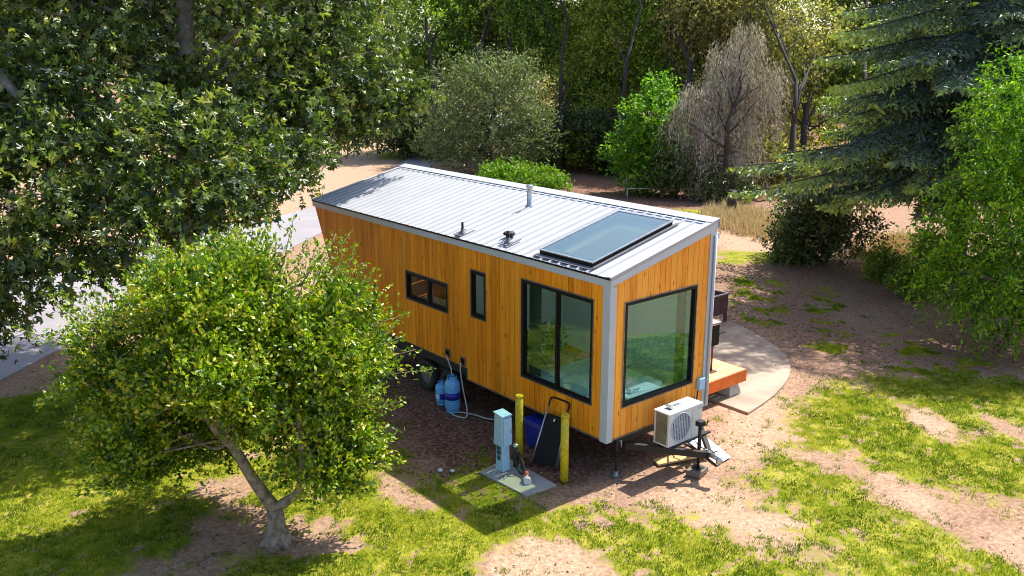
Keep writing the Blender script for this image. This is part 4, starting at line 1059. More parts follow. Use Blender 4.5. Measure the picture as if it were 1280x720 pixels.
for s_ in (-.85, .85):
    mb.tube([bo + bd * s_ - bn * .25 + [0, 0, .0], bo + bd * s_ - bn * .25 + [0, 0, .45], bo + bd * s_ + bn * .2 + [0, 0, .45], bo + bd * s_ + bn * .2, ], .03, 8)
    mb.tube([bo + bd * s_ + bn * .2 + [0, 0, .45], bo + bd * s_ + bn * .3 + [0, 0, .9]], .03, 8)
mb.tube([bo - bd * .85 - bn * .25 + [0, 0, .44], bo + bd * .85 - bn * .25 + [0, 0, .44]], .03, 8); mb.build('frame', M['benchwhite'], bc)
mb = MB(); mb.obox(bo + [0, 0, .46], bd, bn, (0, 0, 1), .95, .22, .02); mb.build('seat', M['timber'], bc)
mb = MB(); mb.obox(bo + bn * .3 + [0, 0, .78], bd, bn * .2 + np.array([0, 0, 1]), np.cross(bd, bn * .2 + np.array([0, 0, 1])), .95, .12, .02); mb.build('backrest', M['timber'], bc)

# ------------------------------------------------------------------ lemon tree in front
B = G(347, 676)
lt = thing('lemon_tree', (B[0], B[1], 0), 'bushy bright green citrus tree on the lawn in front of the house', 'tree')
F0 = np.array([B[0] + .0, B[1] + .02, .52])
depthL = (B - CAM) @ FW
mb = MB()
mb.tube([B + [0, 0, -.1], B + [0, 0, .03], B + [-.01, .01, .18], B + [.0, .0, .36], F0], [.27, .21, .155, .13, .12], 12)
for k in range(7):  # root flare
    a = k * .9 + .3; d = np.array([math.cos(a), math.sin(a), 0]); mb.tube([B + d * .30 + [0, 0, -.06], B + d * .17 + [0, 0, .05], B + d * .09 + [0, 0, .22]], [.035, .05, .05], 6)
L1 = [F0, F0 + [-.10, .08, .22], np.array([-5.33, 1.98, 1.1]), np.array([-5.50, 2.12, 1.55]), np.array([-5.72, 2.2, 1.9]), np.array([-5.85, 2.3, 2.6])]
mb.tube(smooth_path(L1, 4), list(np.linspace(.105, .05, 21)), 9)
L2 = [F0, F0 + [.13, -.12, .12], np.array([-4.78, 1.53, .85]), np.array([-4.72, 1.5, 1.4]), np.array([-4.7, 1.55, 2.3]), np.array([-4.6, 1.5, 3.0])]
mb.tube(smooth_path(L2, 4), list(np.linspace(.085, .04, 21)), 9)
# crown lobes given in the plane of the trunk: (across to camera right, away, height, radii)
ac_ = np.array([RT[0], RT[1], 0]); aw = np.array([FW[0], FW[1], 0]) / np.hypot(FW[0], FW[1])


def lob(u, v, z, ru, rv, rz, base=B):
    p = base + ac_ * u + aw * v; return (p[0], p[1], z, ru, rv, rz)


LP = lambda px, py, r, rz=None, dv=0: (lambda p: (p[0], p[1], p[2], r, r * 1.05, rz or r * .85))(at(px, py, depthL + dv))
lemon_lobes = [LP(165, 430, .85), LP(245, 375, .8, .6), LP(330, 375, .95, .7, .2), LP(388, 405, .72), LP(430, 460, .5), LP(300, 455, 1.15, .95, .2), LP(205, 495, 1.0, .75), LP(400, 500, .9), LP(415, 560, .55, .42),
               LP(165, 560, .5, .38), LP(135, 580, .45, .36, -.3), LP(180, 560, .5, .4, -.5), LP(200, 590, .3, .25, -.3), LP(372, 592, .32, .28), LP(110, 445, .55, .4), LP(250, 430, 1.1, .9, -.5), LP(370, 450, 1.0, .9, -.5), LP(300, 470, 1.2, .9, 1.0), LP(345, 560, .35, .25), LP(290, 490, .75, .5, -.9), LP(235, 490, .75, .5, -.9), LP(340, 500, .6, .45, -.8), LP(275, 455, .8, .6, -.9), LP(430, 575, .5, .35), LP(385, 580, .5, .4, -.3), LP(375, 545, .6, .45, -.4), LP(215, 545, .55, .3, .3)]
sub = []
for l_ in lemon_lobes:
    for _k in range(4):
        dd = unit(rng.normal(0, 1, 3)) * rng.uniform(.45, .95); q_ = rng.uniform(.34, .55)
        sub.append((l_[0] + dd[0] * l_[3], l_[1] + dd[1] * l_[4], l_[2] + dd[2] * l_[5], l_[3] * q_, l_[4] * q_, l_[5] * q_))
(V1, F1, T1), C1 = sprig_crown(sub, 8000, 15, .36, .076, .3, .8, rin=.5, flat=.35, spread=.62, clump=.26, zmin=.7, tint_mu=.55)
# long shoots that break the outline
sh_px = [(70, 425, .1), (95, 405, 0), (130, 352, .2), (160, 345, .1), (205, 318, .2), (250, 312, 0), (300, 285, .3), (345, 296, .1), (420, 292, .4), (225, 300, -.2), (275, 290, .1), (398, 300, 0), (180, 335, -.1), (115, 385, .1), (505, 420, .1), (455, 350, .3), (440, 372, .2), (110, 560, -.4), (150, 590, -.5), (470, 500, -.2), (455, 550, -.3), (490, 395, .1), (520, 437, .3), (540, 462, .5), (80, 460, .2), (470, 365, .2), (380, 320, .3), (335, 280, 0), (60, 415, .2)]
SP, SA, ST = [], [], []
for _k in range(120):
    l_ = lemon_lobes[rng.integers(0, 9)]; c0 = np.array(l_[:3]); dd = unit(rng.normal(0, 1, 3) * [1, 1, .6] + np.array([0, 0, .55])); p0 = c0 + dd * np.array(l_[3:6]) * .85; ln_ = rng.uniform(.35, .9)
    d1 = unit(dd + np.array([0, 0, .5])); tip_ = p0 + d1 * ln_; mb.tube([c0 + dd * np.array(l_[3:6]) * .3, p0, tip_], [.014, .009, .004], 4)
    for tt in np.linspace(0, 1, int(26 + ln_ * 44)):
        SP.append(lerp(p0, tip_, tt) + rng.normal(0, .06 * (1.15 - tt) + .015, 3)); SA.append(d1 * .8 + rng.normal(0, .55, 3)); ST.append(np.clip(.6 + rng.normal(0, .16), 0, .93))
for (px, py, dv) in sh_px:
    tip = at(px, py, depthL + dv); base_ = tip + (np.array([B[0], B[1], 2.4]) - tip) * .42
    root = np.array([B[0] - .3, B[1] + .2, 1.9])
    path = smooth_path([lerp(root, base_, .78), base_, tip], 5)
    mb.tube(path, list(np.linspace(.014, .005, len(path))), 5)
    for tt in np.linspace(.1, 1.0, 60):
        p = lerp(base_, tip, tt) + rng.normal(0, .075 * (1.15 - tt) + .02, 3); SP.append(p); SA.append((tip - base_) / np.linalg.norm(tip - base_) * .8 + rng.normal(0, .6, 3)); ST.append(np.clip(.58 + rng.normal(0, .18), 0, .93))
V2, F2, T2 = leaves(np.array(SP), np.array(SA), .068, .3, np.array(ST), flat=.35)
np_mesh('crown', np.concatenate([V1, V2]), np.concatenate([F1, F2 + len(V1)]), np.concatenate([T1, T2]), LM['lemon'], lt)
for c_ in C1[rng.choice(len(C1), 46, replace=False)]:
    LL = L1 if (c_ - B) @ ac_ < .1 else L2; k_ = rng.integers(3, 5); s0 = lerp(np.array(LL[k_]), np.array(LL[k_ + 1]) , rng.random()); mid_ = lerp(s0, c_, .5) + [0, 0, .12]
    mb.tube([s0, mid_, c_], [.022, .014, .005], 5)
mb.tube(smooth_path([(-5.55, 2.15, 1.6), at(265, 560, depthL - .2), at(200, 535, depthL - .3), at(145, 560, depthL - .3)], 5), list(np.linspace(.035, .008, 16)), 6)
mb.build('trunk', M['bark'], lt)

# ------------------------------------------------------------------ sycamore on the left
SB = np.array([-3.3, 10.1, 0.0])
sy = thing('sycamore_tree', SB, 'huge dark leaved sycamore with pale trunk overhanging the road', 'tree')


def pl_(px, py, depth, r, rz=None, rd=None):
    p = at(px, py, depth); return (p[0], p[1], p[2], r, rd or r, rz or r * .8)


syc_lobes = [pl_(120, 120, 19, 2.1), pl_(300, 60, 20, 2.0), pl_(40, 230, 17, 1.6), pl_(230, 195, 17.5, 1.6, 1.25), pl_(400, 100, 21, 1.6), pl_(330, 165, 19.5, 1.5, 1.1), pl_(415, 145, 21.5, 1.15, .85), pl_(150, -60, 20, 2.7), pl_(340, -80, 21, 2.6),
             pl_(-30, 330, 16.5, 1.1, 1.0), pl_(110, 285, 16.5, 1.2, .8), pl_(235, 252, 16.5, 1.1, .55), pl_(300, 228, 17, .9, .6), pl_(20, 130, 19, 1.9), pl_(345, 205, 19, .85, .6), pl_(425, 50, 21.5, 1.4), pl_(460, 125, 22, .7, .7), pl_(430, 172, 22, .42, .3), 
             pl_(-120, 150, 19, 2.4), pl_(-40, -30, 20, 2.7), pl_(60, 350, 16.3, .45, .42), pl_(15, 385, 16, .42, .42), pl_(125, 330, 16.5, .45, .36), pl_(200, 300, 17, .42, .28), pl_(-40, 410, 16, .55, .45), pl_(330, -200, 22, 2.7), pl_(100, -220, 22, 2.7), pl_(310, 240, 18, .55, .35), pl_(-140, 330, 16, 1.4, 1.1),
(1.9, 9.4, 5.7, .4, .3, .25)] + [(1.85, 9.4, 5.65, .35, .25, .18), (2.25, 9.4, 5.8, .35, .25, .18), (2.65, 9.35, 5.95, .3, .22, .18), (1.6, 9.6, 5.4, .3, .25, .18)] * 5
(V1, F1, T1), C1 = sprig_crown(syc_lobes, 13000, 9, .40, .128, .2, .0, 'lobed', rin=.5, flat=.4, droop=.25, spread=.95, clump=.26, zmin=1.3, tint_mu=.46)
# the gap in the leaves where the pale trunk shows
q4 = V1.reshape(-1, 4, 3).mean(1); n4 = len(q4) // 3; u4, v4, d4 = to_px(q4.reshape(3, n4, 3).mean(0))
keep = ~((np.abs(u4 - 232) < 11 + 4 * np.sin(v4 * .3)) & (v4 > -30) & (v4 < 70) & (d4 < 20.6))
keep &= ~((u4 > -30) & (u4 < 24) & (np.abs(v4 - 104 - (u4 - 8) * .9) < 11) & (d4 < 19))
kv = np.tile(np.repeat(keep, 4), 3); idx_ = np.cumsum(kv) - 1; F1 = idx_[F1[kv[F1].all(1)]]; V1 = V1[kv]; T1 = T1[kv]
np_mesh('crown', V1, F1, T1, LM['syc'], sy)
mb = MB()
tp = at(232, 60, 20.6); tp2 = at(231, -60, 20.7); tp3 = at(240, -220, 21)
mb.tube(smooth_path([SB + [0, 0, -.2], SB + [0, 0, .1], lerp(SB, tp, .4) + [.05, .03, 0], tp, tp2, tp3], 4), list(np.linspace(.42, .10, 21)), 12)
for c_ in C1[rng.choice(len(C1), 60, replace=False)]:
    h = np.clip(c_[2] - 1.5, 2.2, 11.5); s0 = np.array([lerp(SB, tp3, h / tp3[2])[0], lerp(SB, tp3, h / tp3[2])[1], h]); mb.tube([s0, lerp(s0, c_, .5) + [0, 0, .3], c_], [.085, .05, .012], 6)
mb.tube(smooth_path([at(-40, 60, 19), at(8, 104, 18.6), at(24, 120, 18.5), at(90, 170, 18.8)], 4), list(np.linspace(.16, .05, 13)), 8)
mb.build('trunk', M['barkpale'], sy)

# ------------------------------------------------------------------ background trees
def tree_px(name, px, py, label, lobes, leafm, barkm, fork_z, r0, style='sprig', cat='tree', group=None, **kw):
    base = G(px, py); fn = sprig_crown if style == 'sprig' else strand_crown
    ntar = kw.pop('ntar', 14)
    return tree(name, base, label, lobes, leafm, barkm, fork_z, r0, fn(lobes, **kw), cat, group, ntar)


tree_px('olive_tree', 612, 218, 'rounded grey green olive tree behind the hedge', [pl_(612, 140, 50, 2.7, 2.4), pl_(570, 165, 50, 1.8, 1.5), pl_(655, 165, 50, 1.6, 1.4), pl_(600, 190, 50, 2.6, 1.0), pl_(630, 105, 50, 1.6, 1.4), pl_(585, 115, 50.5, 1.5, 1.3), pl_(560, 95, 50.3, .8, .8), pl_(668, 150, 49.6, 1.0, .6), pl_(605, 85, 50, .9, .7), pl_(655, 95, 50.2, .7, .8), pl_(545, 180, 50, .9, .9), pl_(675, 180, 50, .8, .6)],
        LM['olive'], M['barkdark'], 1.0, .2, nsprig=2900, per=10, slen=.8, leaf=.17, width=.2, upbias=.3, rin=.45, tint_mu=.52, spread=.55, clump=.27)
tree_px('hedge', 655, 234, 'low bright green hedge just behind the house roof', [pl_(620, 222, 46, .9, .75), pl_(648, 224, 46, 1.0, .8), pl_(680, 229, 45.6, .9, .75), pl_(700, 236, 45, .6, .6), pl_(632, 228, 45.5, 1.2, .7), pl_(665, 232, 45.2, 1.2, .7)], LM['hedge'], M['barkdark'], .3, .06, cat='hedge', nsprig=1300, per=9, slen=.28, leaf=.14, width=.3, upbias=.6, rin=.4, tint_mu=.5)
tree_px('leafy_sapling', 810, 243, 'bright green leafy sapling beside the dead tree', [pl_(815, 150, 44.5, 1.35, 1.3), pl_(785, 190, 44.5, 1.1, 1.0), pl_(830, 190, 44.5, 1.1, 1.1), pl_(805, 215, 44.5, 1.3, .9), pl_(825, 115, 44.5, .7, .7)], LM['sapl'], M['barkdark'], .9, .09, nsprig=1000, per=10, slen=.5, leaf=.2, width=.28, upbias=.1, rin=.35, tint_mu=.5, clump=.25)
tree_px('dead_tree', 905, 252, 'grey drooping half dead tree hung with bare twigs', [pl_(935, 42, 43.4, .7, .8), pl_(905, 60, 43.6, .6, .6), pl_(932, 80, 43, .75, .8), pl_(950, 110, 43, .7, .7), pl_(845, 150, 43.4, .6, .4), pl_(905, 105, 43, .9, .6), pl_(872, 112, 43, .8, .5), pl_(858, 130, 43.2, .6, .4), pl_(890, 150, 42.8, .9, .5), pl_(925, 150, 43, .8, .6), pl_(870, 175, 43, .7, .5), pl_(905, 190, 42.8, .8, .5), pl_(935, 185, 43, .7, .5), pl_(885, 205, 42.7, .8, .4), pl_(965, 90, 43.4, .6, .6), pl_(910, 70, 43.3, .5, .6)], LM['dead'], M['barkdark'], 2.2, .16, 'strand', nstr=1350, per=20, slen=1.9, leaf=.2, width=.08, tint_mu=.5, sway=.28, clump=.3, ntar=16)
tree_px('tall_shrub', 845, 248, 'dark green shrubby tree at the foot of dead tree', [pl_(850, 215, 43.5, 1.2, 1.1), pl_(880, 225, 43.3, 1.0, .9), pl_(835, 230, 43.5, .9, .8), pl_(905, 232, 42.6, .8, .7), pl_(930, 240, 42.3, .6, .5), pl_(890, 240, 42.3, .7, .5)], LM['darkb'], M['barkdark'], .5, .07, cat='shrub', nsprig=900, per=9, slen=.4, leaf=.17, width=.24, upbias=.5, rin=.3, tint_mu=.6)
# row of tall weeping trees
WEEP = [(700, 214, 58, 'green', 'tall dark green drooping tree standing behind the olive tree', .42), (775, 222, 56, 'weep', 'tall yellow tinged weeping tree behind the bright sapling', .62), (850, 228, 55, 'green', 'tall weeping green tree directly behind the dead grey tree', .48), (645, 208, 61, 'brown', 'tall rusty brown leaved tree rising above the olive tree', .5), (920, 235, 52, 'brown', 'tall rusty brown tree right of the dead grey tree', .5), (985, 245, 51, 'brown', 'thin rusty tree seen against sky left of the conifer', .45), (1075, 240, 56, 'green', 'tall green tree glimpsed through the conifer left side', .5), (1165, 240, 54, 'weep', 'tall olive toned tree directly behind the conifer trunk', .5), (1255, 250, 52, 'green', 'tall green tree behind the conifer right side', .45)]
for (px, py, dep, lm, lab, mu) in WEEP:
    lobes = []
    for k in range(11):
        lobes.append(pl_(px + rng.uniform(-52, 52), -90 + k * 25 + rng.uniform(-12, 12), dep + rng.uniform(-1.5, 1.5), rng.uniform(1.1, 2.1), rng.uniform(1.0, 1.8)))
    if px == 985: lobes = lobes[2:8]
    tree_px('rusty_tree' if lm == 'brown' else 'drooping_tree', px, py, lab, lobes, LM[lm], M['barkdark'], 3.5, .16, 'sprig', 'tree', 'tall trees behind the house', nsprig=5200 if px != 985 else 900, per=11, slen=1.1, leaf=.21, width=.25, upbias=-.15, droop=.35, rin=.35, tint_mu=mu, clump=.3, spread=.6, ntar=9)
tree_px('broadleaf_tree', 545, 200, 'fresh green tree left of the olive tree near frame top', [pl_(540, 40, 60, 2.6, 2.4), pl_(505, 90, 60, 2.0, 2.0), pl_(560, 90, 60, 2.2, 2.0), pl_(530, -40, 60, 2.6, 2.2), pl_(510, 140, 60, 1.6, 1.5), pl_(575, 20, 60, 1.8, 2)], LM['green'], M['barkdark'], 3, .25, nsprig=2200, per=10, slen=.8, leaf=.26, width=.25, upbias=.1, rin=.4, tint_mu=.5, clump=.3)
tree_px('broadleaf_tree', 605, 203, 'dark green tree with yellow tips above the olive tree', [pl_(600, 20, 64, 2.4, 2.2), pl_(620, -50, 64, 2.6, 2.4), pl_(640, 40, 64, 2.0, 2.2), pl_(590, 80, 64, 2.0, 1.8)], LM['weep'], M['barkdark'], 4, .25, nsprig=1600, per=10, slen=.8, leaf=.26, width=.25, upbias=.1, rin=.4, tint_mu=.6, clump=.3)
tree_px('yellow_tree', 1000, 225, 'sunlit yellow green tree glimpsed left of the conifer', [pl_(985, 130, 62, 1.6, 1.6), pl_(1000, 60, 62, 1.6, 1.5), pl_(1060, 70, 62, 1.8, 1.5), pl_(965, 10, 62, 1.8, 1.5), pl_(1010, 170, 62, 1.8, 1.2)], LM['yellow'], M['barkdark'], 3, .2, nsprig=900, per=9, slen=.8, leaf=.26, width=.25, rin=.3, tint_mu=.5)
tree_px('bright_tree', 20, 300, 'light green tree behind the sycamore at the frame edge', [pl_(20, 70, 36, 1.4, 1.3), pl_(-20, 120, 36, 2, 1.8), pl_(10, 30, 36, 1.4, 1), pl_(-30, 20, 36, 2, 2)], LM['hedge'], M['barkgrey'], 3, .2, nsprig=900, per=9, slen=.5, leaf=.2, width=.28, rin=.3, tint_mu=.45)

# pepper tree at the right edge
tree_px('pepper_tree', 1310, 452, 'feathery bright green pepper tree filling the right edge', [pl_(1255, 160, 20.9, 0.88, 1.06), pl_(1300, 130, 21.4, 1.41, 1.32), pl_(1235, 250, 20.9, 0.97, 1.06), pl_(1290, 260, 20.9, 1.50, 1.41), pl_(1200, 310, 21.4, 0.88, 0.88), pl_(1240, 340, 20.8, 1.06, 0.88), pl_(1340, 200, 21.9, 1.94, 1.94), pl_(1290, 360, 20.7, 1.23, 0.88), pl_(1180, 350, 21.6, 0.62, 0.70), pl_(1370, 330, 21.4, 1.94, 1.58), pl_(1255, 395, 20.4, 0.79, 0.53)],
        LM['pepper'], M['barkgrey'], 1.6, .2, nsprig=3600, per=13, slen=.5, leaf=.12, width=.2, upbias=-.1, droop=.55, rin=.55, tint_mu=.45, clump=.26, spread=.7, ntar=18)

# conifer: tiers of sweeping branches
CB = np.array([*G(1190, 345)[:2], 0]); CH = 17.0
cn = thing('conifer_tree', CB, 'large dark blue green conifer with tiered sweeping branches', 'tree')
mb = MB(); mb.tube([CB + [0, 0, -.2], CB + [0, 0, .3], CB + [0, 0, 6], CB + [0, 0, 12], CB + [0, 0, CH]], [.42, .34, .27, .17, .03], 12)
NP, NA, NT = [], [], []
zb_ = []
z = 2.7
while z < CH - .5:
    zb_.append(z); z += .048 if z < 6.5 else .055 + .045 * (z - 6.5)
for kz, z in enumerate(zb_):
    nb = 1
    a0 = kz * 2.39996
    Lb = 6.1 * (1 - z / CH) ** .6 * rng.uniform(.7, 1.15) + .3
    for b in range(nb):
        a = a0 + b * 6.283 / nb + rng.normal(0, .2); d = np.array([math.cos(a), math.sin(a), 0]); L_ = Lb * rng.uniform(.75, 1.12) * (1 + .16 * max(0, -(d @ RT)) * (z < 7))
        zz = z + rng.normal(0, .15); bt = rng.normal(0, .14) + .10 * max(0, -(d @ RT)) * (z < 8) + (.12 if rng.random() < .15 else 0)  # sunlight painted in: low boughs towards camera left get a lighter tint
        def bp_(t): return CB + d * (L_ * t) + np.array([0, 0, zz + L_ * (.16 * t - .50 * t ** 2 + .22 * t ** 3.5)])
        mb.tube([bp_(t) for t in np.linspace(0, 1, 6)], list(np.linspace(.06, .012, 6)), 5)
        sd_ = np.array([-d[1], d[0], 0])
        nt_ = int(7 + L_ * 4.5)
        for t in np.linspace(.12, 1.0, nt_):
            p0 = bp_(t); dirb = bp_(min(t + .02, 1.02)) - bp_(t - .02); dirb /= np.linalg.norm(dirb)
            for s_ in (-1, 1):
                lt_ = (1.2 * (1 - t) ** .6 + .28) * rng.uniform(.6, 1.1) * min(1, L_ / 3 + .3)
                tw = unit(dirb * .75 + sd_ * s_ * .8 + np.array([0, 0, -.22]))
                m_ = max(5, int(lt_ * 20)); tt = np.linspace(0.05, 1, m_)[:, None]
                P = p0 + tw * (tt * lt_) + np.array([0, 0, -.22]) * (tt * lt_) ** 2
                # pendulous side sprays
                NP.append(P + rng.normal(0, .02, P.shape)); NA.append(tw * .7 + sd_ * np.where(np.arange(m_)[:, None] % 2, 1, -1) * .45 + rng.normal(0, .35, P.shape) + np.array([0, 0, -.25]))
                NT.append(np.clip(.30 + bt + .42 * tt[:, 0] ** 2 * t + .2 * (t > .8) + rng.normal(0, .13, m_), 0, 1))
NP, NA, NT = np.concatenate(NP), np.concatenate(NA), np.concatenate(NT)
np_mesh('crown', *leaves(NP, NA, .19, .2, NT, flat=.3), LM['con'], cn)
mb.build('trunk', M['barkdark'], cn)

# dark bush, low shrubs, stump
def bush(name, px, py, label, w, h, lm, n=700, leaf=.1, mu=.45, cat='shrub', group=None):
    b = G(px, py); lobes = [(b[0] + rng.normal(0, w * .25), b[1] + rng.normal(0, w * .25), h * rng.uniform(.35, .65), w * .55, w * .55, h * .45) for _ in range(6)]
    return tree(name, b, label, lobes, lm, M['barkdark'], h * .2, max(.02, w * .02), sprig_crown(lobes, n, 9, .3, leaf, .28, .4, rin=.25, tint_mu=mu), cat, group, 8)


bush('round_bush', 1033, 328, 'very dark round bush under the conifer branches', 1.9, 2.1, LM['darkb'], 2000, .11, .45)
for (px, py, w, h, lab) in ((1105, 352, .9, .9, 'low dark green shrub between the round bush and pepper tree'), (1140, 372, .8, .8, 'low green shrub touching the pepper tree foliage'), (985, 325, .6, .5, 'small green shrub at the foot of the round bush'), (1160, 340, .9, 1.3, 'weedy green shrub in front of the pale sandy bank')):
    bush('low_shrub', px, py, lab, w, h, LM['green'], 330, .1, .4, group='low shrubs under the conifer')
for (px, py, w_, h_, lm_, lab) in ((690, 206, 3.0, 3.2, 'darkb', 'dark undergrowth shrub right behind the olive tree'), (725, 212, 3.0, 2.6, 'weep', 'olive toned undergrowth shrub between two weeping trunks'), (760, 216, 2.6, 3.4, 'darkb', 'dark tall undergrowth shrub left of the bright sapling'), (880, 222, 3.0, 3.4, 'darkb', 'dark undergrowth shrub behind the dead tree'), (950, 228, 3.0, 2.6, 'brown', 'rusty undergrowth shrub right of the dead tree'), (500, 196, 3.0, 3.0, 'darkb', 'dark undergrowth shrub beside the broadleaf tree'), (565, 197, 3.2, 3.0, 'weep', 'olive toned undergrowth shrub left of the olive tree')):
    bush('undergrowth_shrub', px, py, lab, w_, h_, LM[lm_], 900, .22, .42, group='undergrowth below the tall trees')
sb = G(914, 264)
mb = MB(); mb.tube([sb + [0, 0, -.1], sb + [.02, 0, .5], sb + [.03, .02, .95]], [.26, .2, .18], 10); tag(mb.build('stump', M['barkdark'], None, sb), 'dark tree stump standing in the dry golden grass', 'stump')

# far belt of trees, each one a tree
far_spec = [(-60, 78, 'green'), (60, 84, 'weep'), (180, 76, 'green'), (300, 82, 'weep'), (420, 78, 'green'), (480, 90, 'weep'), (560, 86, 'darkb'), (640, 92, 'green'), (710, 84, 'darkb'), (790, 88, 'weep'), (860, 82, 'brown'), (920, 90, 'darkb'), (1010, 94, 'olive'), (1090, 96, 'yellow'), (1170, 88, 'green'), (1260, 84, 'weep'), (1350, 80, 'green')]
fl = {'green': 'mid green', 'weep': 'olive toned', 'darkb': 'very dark', 'brown': 'rusty brown', 'olive': 'grey green', 'yellow': 'yellow green'}
fwhere = ['beyond the frame edge past the road', 'far behind the sycamore leaves', 'hidden behind the sycamore trunk', 'behind the right half of the sycamore', 'showing past the sycamore edge', 'far beyond the road end', 'low between the two broadleaf trees', 'far behind the olive tree', 'behind the first weeping tree', 'behind the yellow tinged weeping tree', 'far behind the dead tree', 'far behind the rusty tree', 'seen through the gap left of the conifer', 'behind the conifer left side', 'behind the conifer trunk', 'behind the pepper tree', 'beyond the frame edge past the pepper tree']
for (px, dep, lm), wh_ in zip(far_spec, fwhere):
    b = at(px, 100, dep); b[2] = 0
    top = 16 if lm not in ('olive', 'yellow') else 8
    lobes = [(b[0] + rng.normal(0, 2.6), b[1] + rng.normal(0, 2.6), rng.uniform(2, top), rng.uniform(2.0, 3.2), rng.uniform(2.0, 3.2), rng.uniform(1.6, 2.6)) for _ in range(9)]
    tree('distant_tree', b, f'{fl[lm]} distant tree {wh_}', lobes, LM[lm], M['barkdark'], 3, .3, sprig_crown(lobes, 1000, 8, 1.1, .42, .28, .1, rin=.4, tint_mu=.45, clump=.25), 'tree', 'distant trees beyond the garden', 8)

# ------------------------------------------------------------------ grass, dry grass, fallen leaves
def scatter(n, x0, x1, y0, y1):
    x = rng.uniform(x0, x1, n); y = rng.uniform(y0, y1, n)
    P = np.stack([x, y, np.zeros(n)], 1); u, v, d = to_px(P)
    k = (u > -40) & (u < 1320) & (v < 790) & (v > 150) & (d > 3)
    return x[k], y[k], d[k]


def ground_z(x, y):
    ix = np.clip(np.searchsorted(xs, x), 1, nx - 1); iy = np.clip(np.searchsorted(ys, y), 1, ny - 1)
    return ZZ[ix, iy]


x, y, d = scatter(760000, -12.5, 13, -9, 14)
g0, p0, b0 = covers(x, y)
inh = (x > -.05) & (x < 2.7) & (y > -.0) & (y < 9)
onpad = (sdf(padp, x, y) > -.01) | (sdf(pp, x, y) > -.01) | (sdf(ROAD, x, y) > -.05)
k = (g0 + (fbm(x * 4, y * 4, 31, 3) - .56) * 1.5 > rng.uniform(.2, .8, len(x))) & ~inh & ~onpad
x, y = x[k], y[k]
print('grass tufts', len(x))
nb = 3
X = np.repeat(x, nb) + rng.normal(0, .02, len(x) * nb); Y = np.repeat(y, nb) + rng.normal(0, .02, len(x) * nb); n = len(X)
Z = np.repeat(ground_z(x, y), nb)
big = np.repeat(fbm(x * 1.1, y * 1.1, 41, 3), nb); dryn = np.repeat(fbm(x * 2.3, y * 2.3, 51, 3), nb)
hgt = rng.uniform(.016, .042, n) * (.6 + .9 * big)
a = rng.uniform(0, 6.283, n); lean = rng.uniform(.2, 1.1, n) * hgt
w_ = rng.uniform(.005, .010, n)
Vb = np.stack([np.stack([X - w_ * np.sin(a), Y + w_ * np.cos(a), Z - .01], 1), np.stack([X + w_ * np.sin(a), Y - w_ * np.cos(a), Z - .01], 1), np.stack([X + lean * np.cos(a), Y + lean * np.sin(a), Z + hgt], 1)], 1).reshape(-1, 3)
mott = np.repeat(fbm(x * 8, y * 8, 81, 2), nb); hgt = hgt * (.55 + .9 * mott)
Tb = np.clip(.44 + (mott - .5) * .9 + (big - .5) * .6 + (dryn - .5) * 1.3 + rng.normal(0, .13, n), 0, .92); Tb = np.where(rng.random(n) < .03, 1, Tb)
o = np_mesh('lawn_grass', Vb, np.arange(3 * n).reshape(-1, 3), np.repeat(Tb, 3), LM['grass']); tag(o, 'short patchy green lawn grass', 'grass', kind='stuff')

DRY = [gp((870, 272), (900, 255), (1000, 275), (1000, 312), (960, 300), (890, 285)), gp((1075, 292), (1160, 300), (1165, 345), (1100, 335), (1070, 315)), gp((960, 225), (1040, 235), (1040, 260), (960, 250))]
x, y, d = scatter(60000, 12, 36, 0, 30)
m_ = np.max([sdf(P, x, y) for P in DRY], 0) + (fbm(x * .9, y * .9, 61) - .5) * 2
k = m_ > rng.uniform(-.3, .8, len(x)); x, y = x[k], y[k]; nb = 5
X = np.repeat(x, nb) + rng.normal(0, .06, len(x) * nb); Y = np.repeat(y, nb) + rng.normal(0, .06, len(x) * nb); n = len(X)
hgt = rng.uniform(.1, .45, n); a = rng.uniform(0, 6.283, n); lean = rng.uniform(.1, .7, n) * hgt; w_ = rng.uniform(.012, .02, n)
Vb = np.stack([np.stack([X - w_ * np.sin(a), Y + w_ * np.cos(a), 0 * X - .02], 1), np.stack([X + w_ * np.sin(a), Y - w_ * np.cos(a), 0 * X - .02], 1), np.stack([X + lean * np.cos(a), Y + lean * np.sin(a), hgt], 1)], 1).reshape(-1, 3)
o = np_mesh('dry_grass', Vb, np.arange(3 * n).reshape(-1, 3), np.repeat(np.clip(rng.normal(.5, .25, n), 0, 1), 3), LM['dry']); tag(o, 'tall dry golden grass beyond the bare soil', 'dry grass', kind='stuff')
print('dry', n)

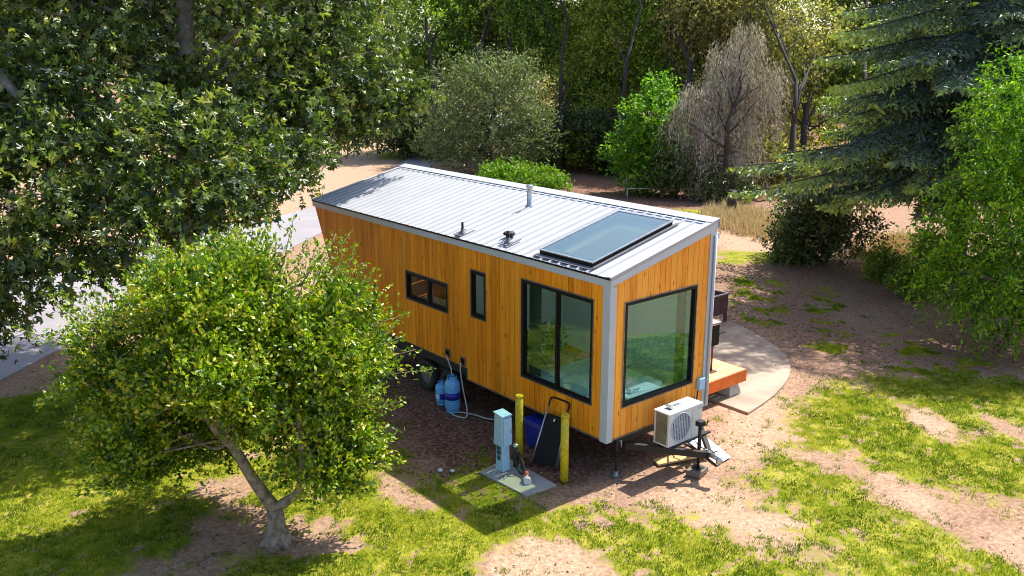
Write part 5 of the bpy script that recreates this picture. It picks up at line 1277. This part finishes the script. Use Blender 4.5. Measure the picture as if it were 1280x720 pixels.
x, y, d = scatter(120000, -11, 30, -8, 26)
g0, p0, b0 = covers(x, y)
k = ((b0 * .8 + .12 + (1 - g0) * .1 + (fbm(x * 1.6, y * 1.6, 71) - .5) * .5) > rng.uniform(.1, 1.2, len(x))) & ~((x > -.05) & (x < 2.7) & (y > 0) & (y < 9)) & (sdf(ROAD, x, y) < 0) & ((sdf(pp, x, y) < -.02) | (rng.random(len(x)) < .10))
x, y = x[k], y[k]; n = len(x)
onp = sdf(pp, x, y) > -.02
P = np.stack([x, y, np.where(onp, .044, ground_z(x, y)) + rng.uniform(.004, .02, n)], 1); A = rng.normal(0, 1, (n, 3)) * [1, 1, .15]
o = np_mesh('leaf_litter', *leaves(P, A, .055, .3, np.clip(rng.normal(.45, .25, n), 0, 1), flat=.9), LM['litter']); tag(o, 'scattered fallen leaves and wood chips on bare soil', 'leaf litter', kind='stuff')
print('litter', n)

# ------------------------------------------------------------------ light, sky, camera
SUN_EL, SUN_AZ = math.radians(53.4), math.radians(1.5)
sun = bpy.data.lights.new('sun', 'SUN'); sun.energy = 4.9; sun.angle = math.radians(.5); sun.color = (1.0, .95, .86)
so = bpy.data.objects.new('sun', sun); link(so)
sdv = Vector((math.cos(SUN_EL) * math.cos(SUN_AZ), math.cos(SUN_EL) * math.sin(SUN_AZ), math.sin(SUN_EL)))
so.rotation_euler = (-sdv).to_track_quat('-Z', 'Y').to_euler()
w = bpy.data.worlds.new('World'); S.world = w; w.use_nodes = True
bg = w.node_tree.nodes['Background']; st = w.node_tree.nodes.new('ShaderNodeTexSky'); st.sky_type = 'NISHITA'; st.sun_disc = False
st.sun_elevation = SUN_EL; st.sun_rotation = math.pi / 2 - SUN_AZ; st.air_density = 1.0; st.dust_density = 1.5; st.ozone_density = 1.0
w.node_tree.links.new(st.outputs['Color'], bg.inputs['Color']); bg.inputs['Strength'].default_value = .135

cd = bpy.data.cameras.new('camera'); co = bpy.data.objects.new('camera', cd); link(co); S.camera = co
cd.sensor_width = 36; cd.lens = 36 * FPX / 1280; cd.clip_end = 3000; cd.clip_start = .1
co.location = CAM.tolist(); co.rotation_euler = Vector(FW.tolist()).to_track_quat('-Z', 'Y').to_euler()
S.render.resolution_x, S.render.resolution_y = 1024, 576
vs_ = S.view_settings; vs_.view_transform = 'Standard'; vs_.look = 'None'; vs_.exposure = 1.0; vs_.gamma = 1
S.cycles.max_bounces = 10; S.cycles.transparent_max_bounces = 16; S.cycles.caustics_reflective = False; S.cycles.caustics_refractive = False
S.cycles.use_denoising = True
S.cycles.filter_width = 1.0
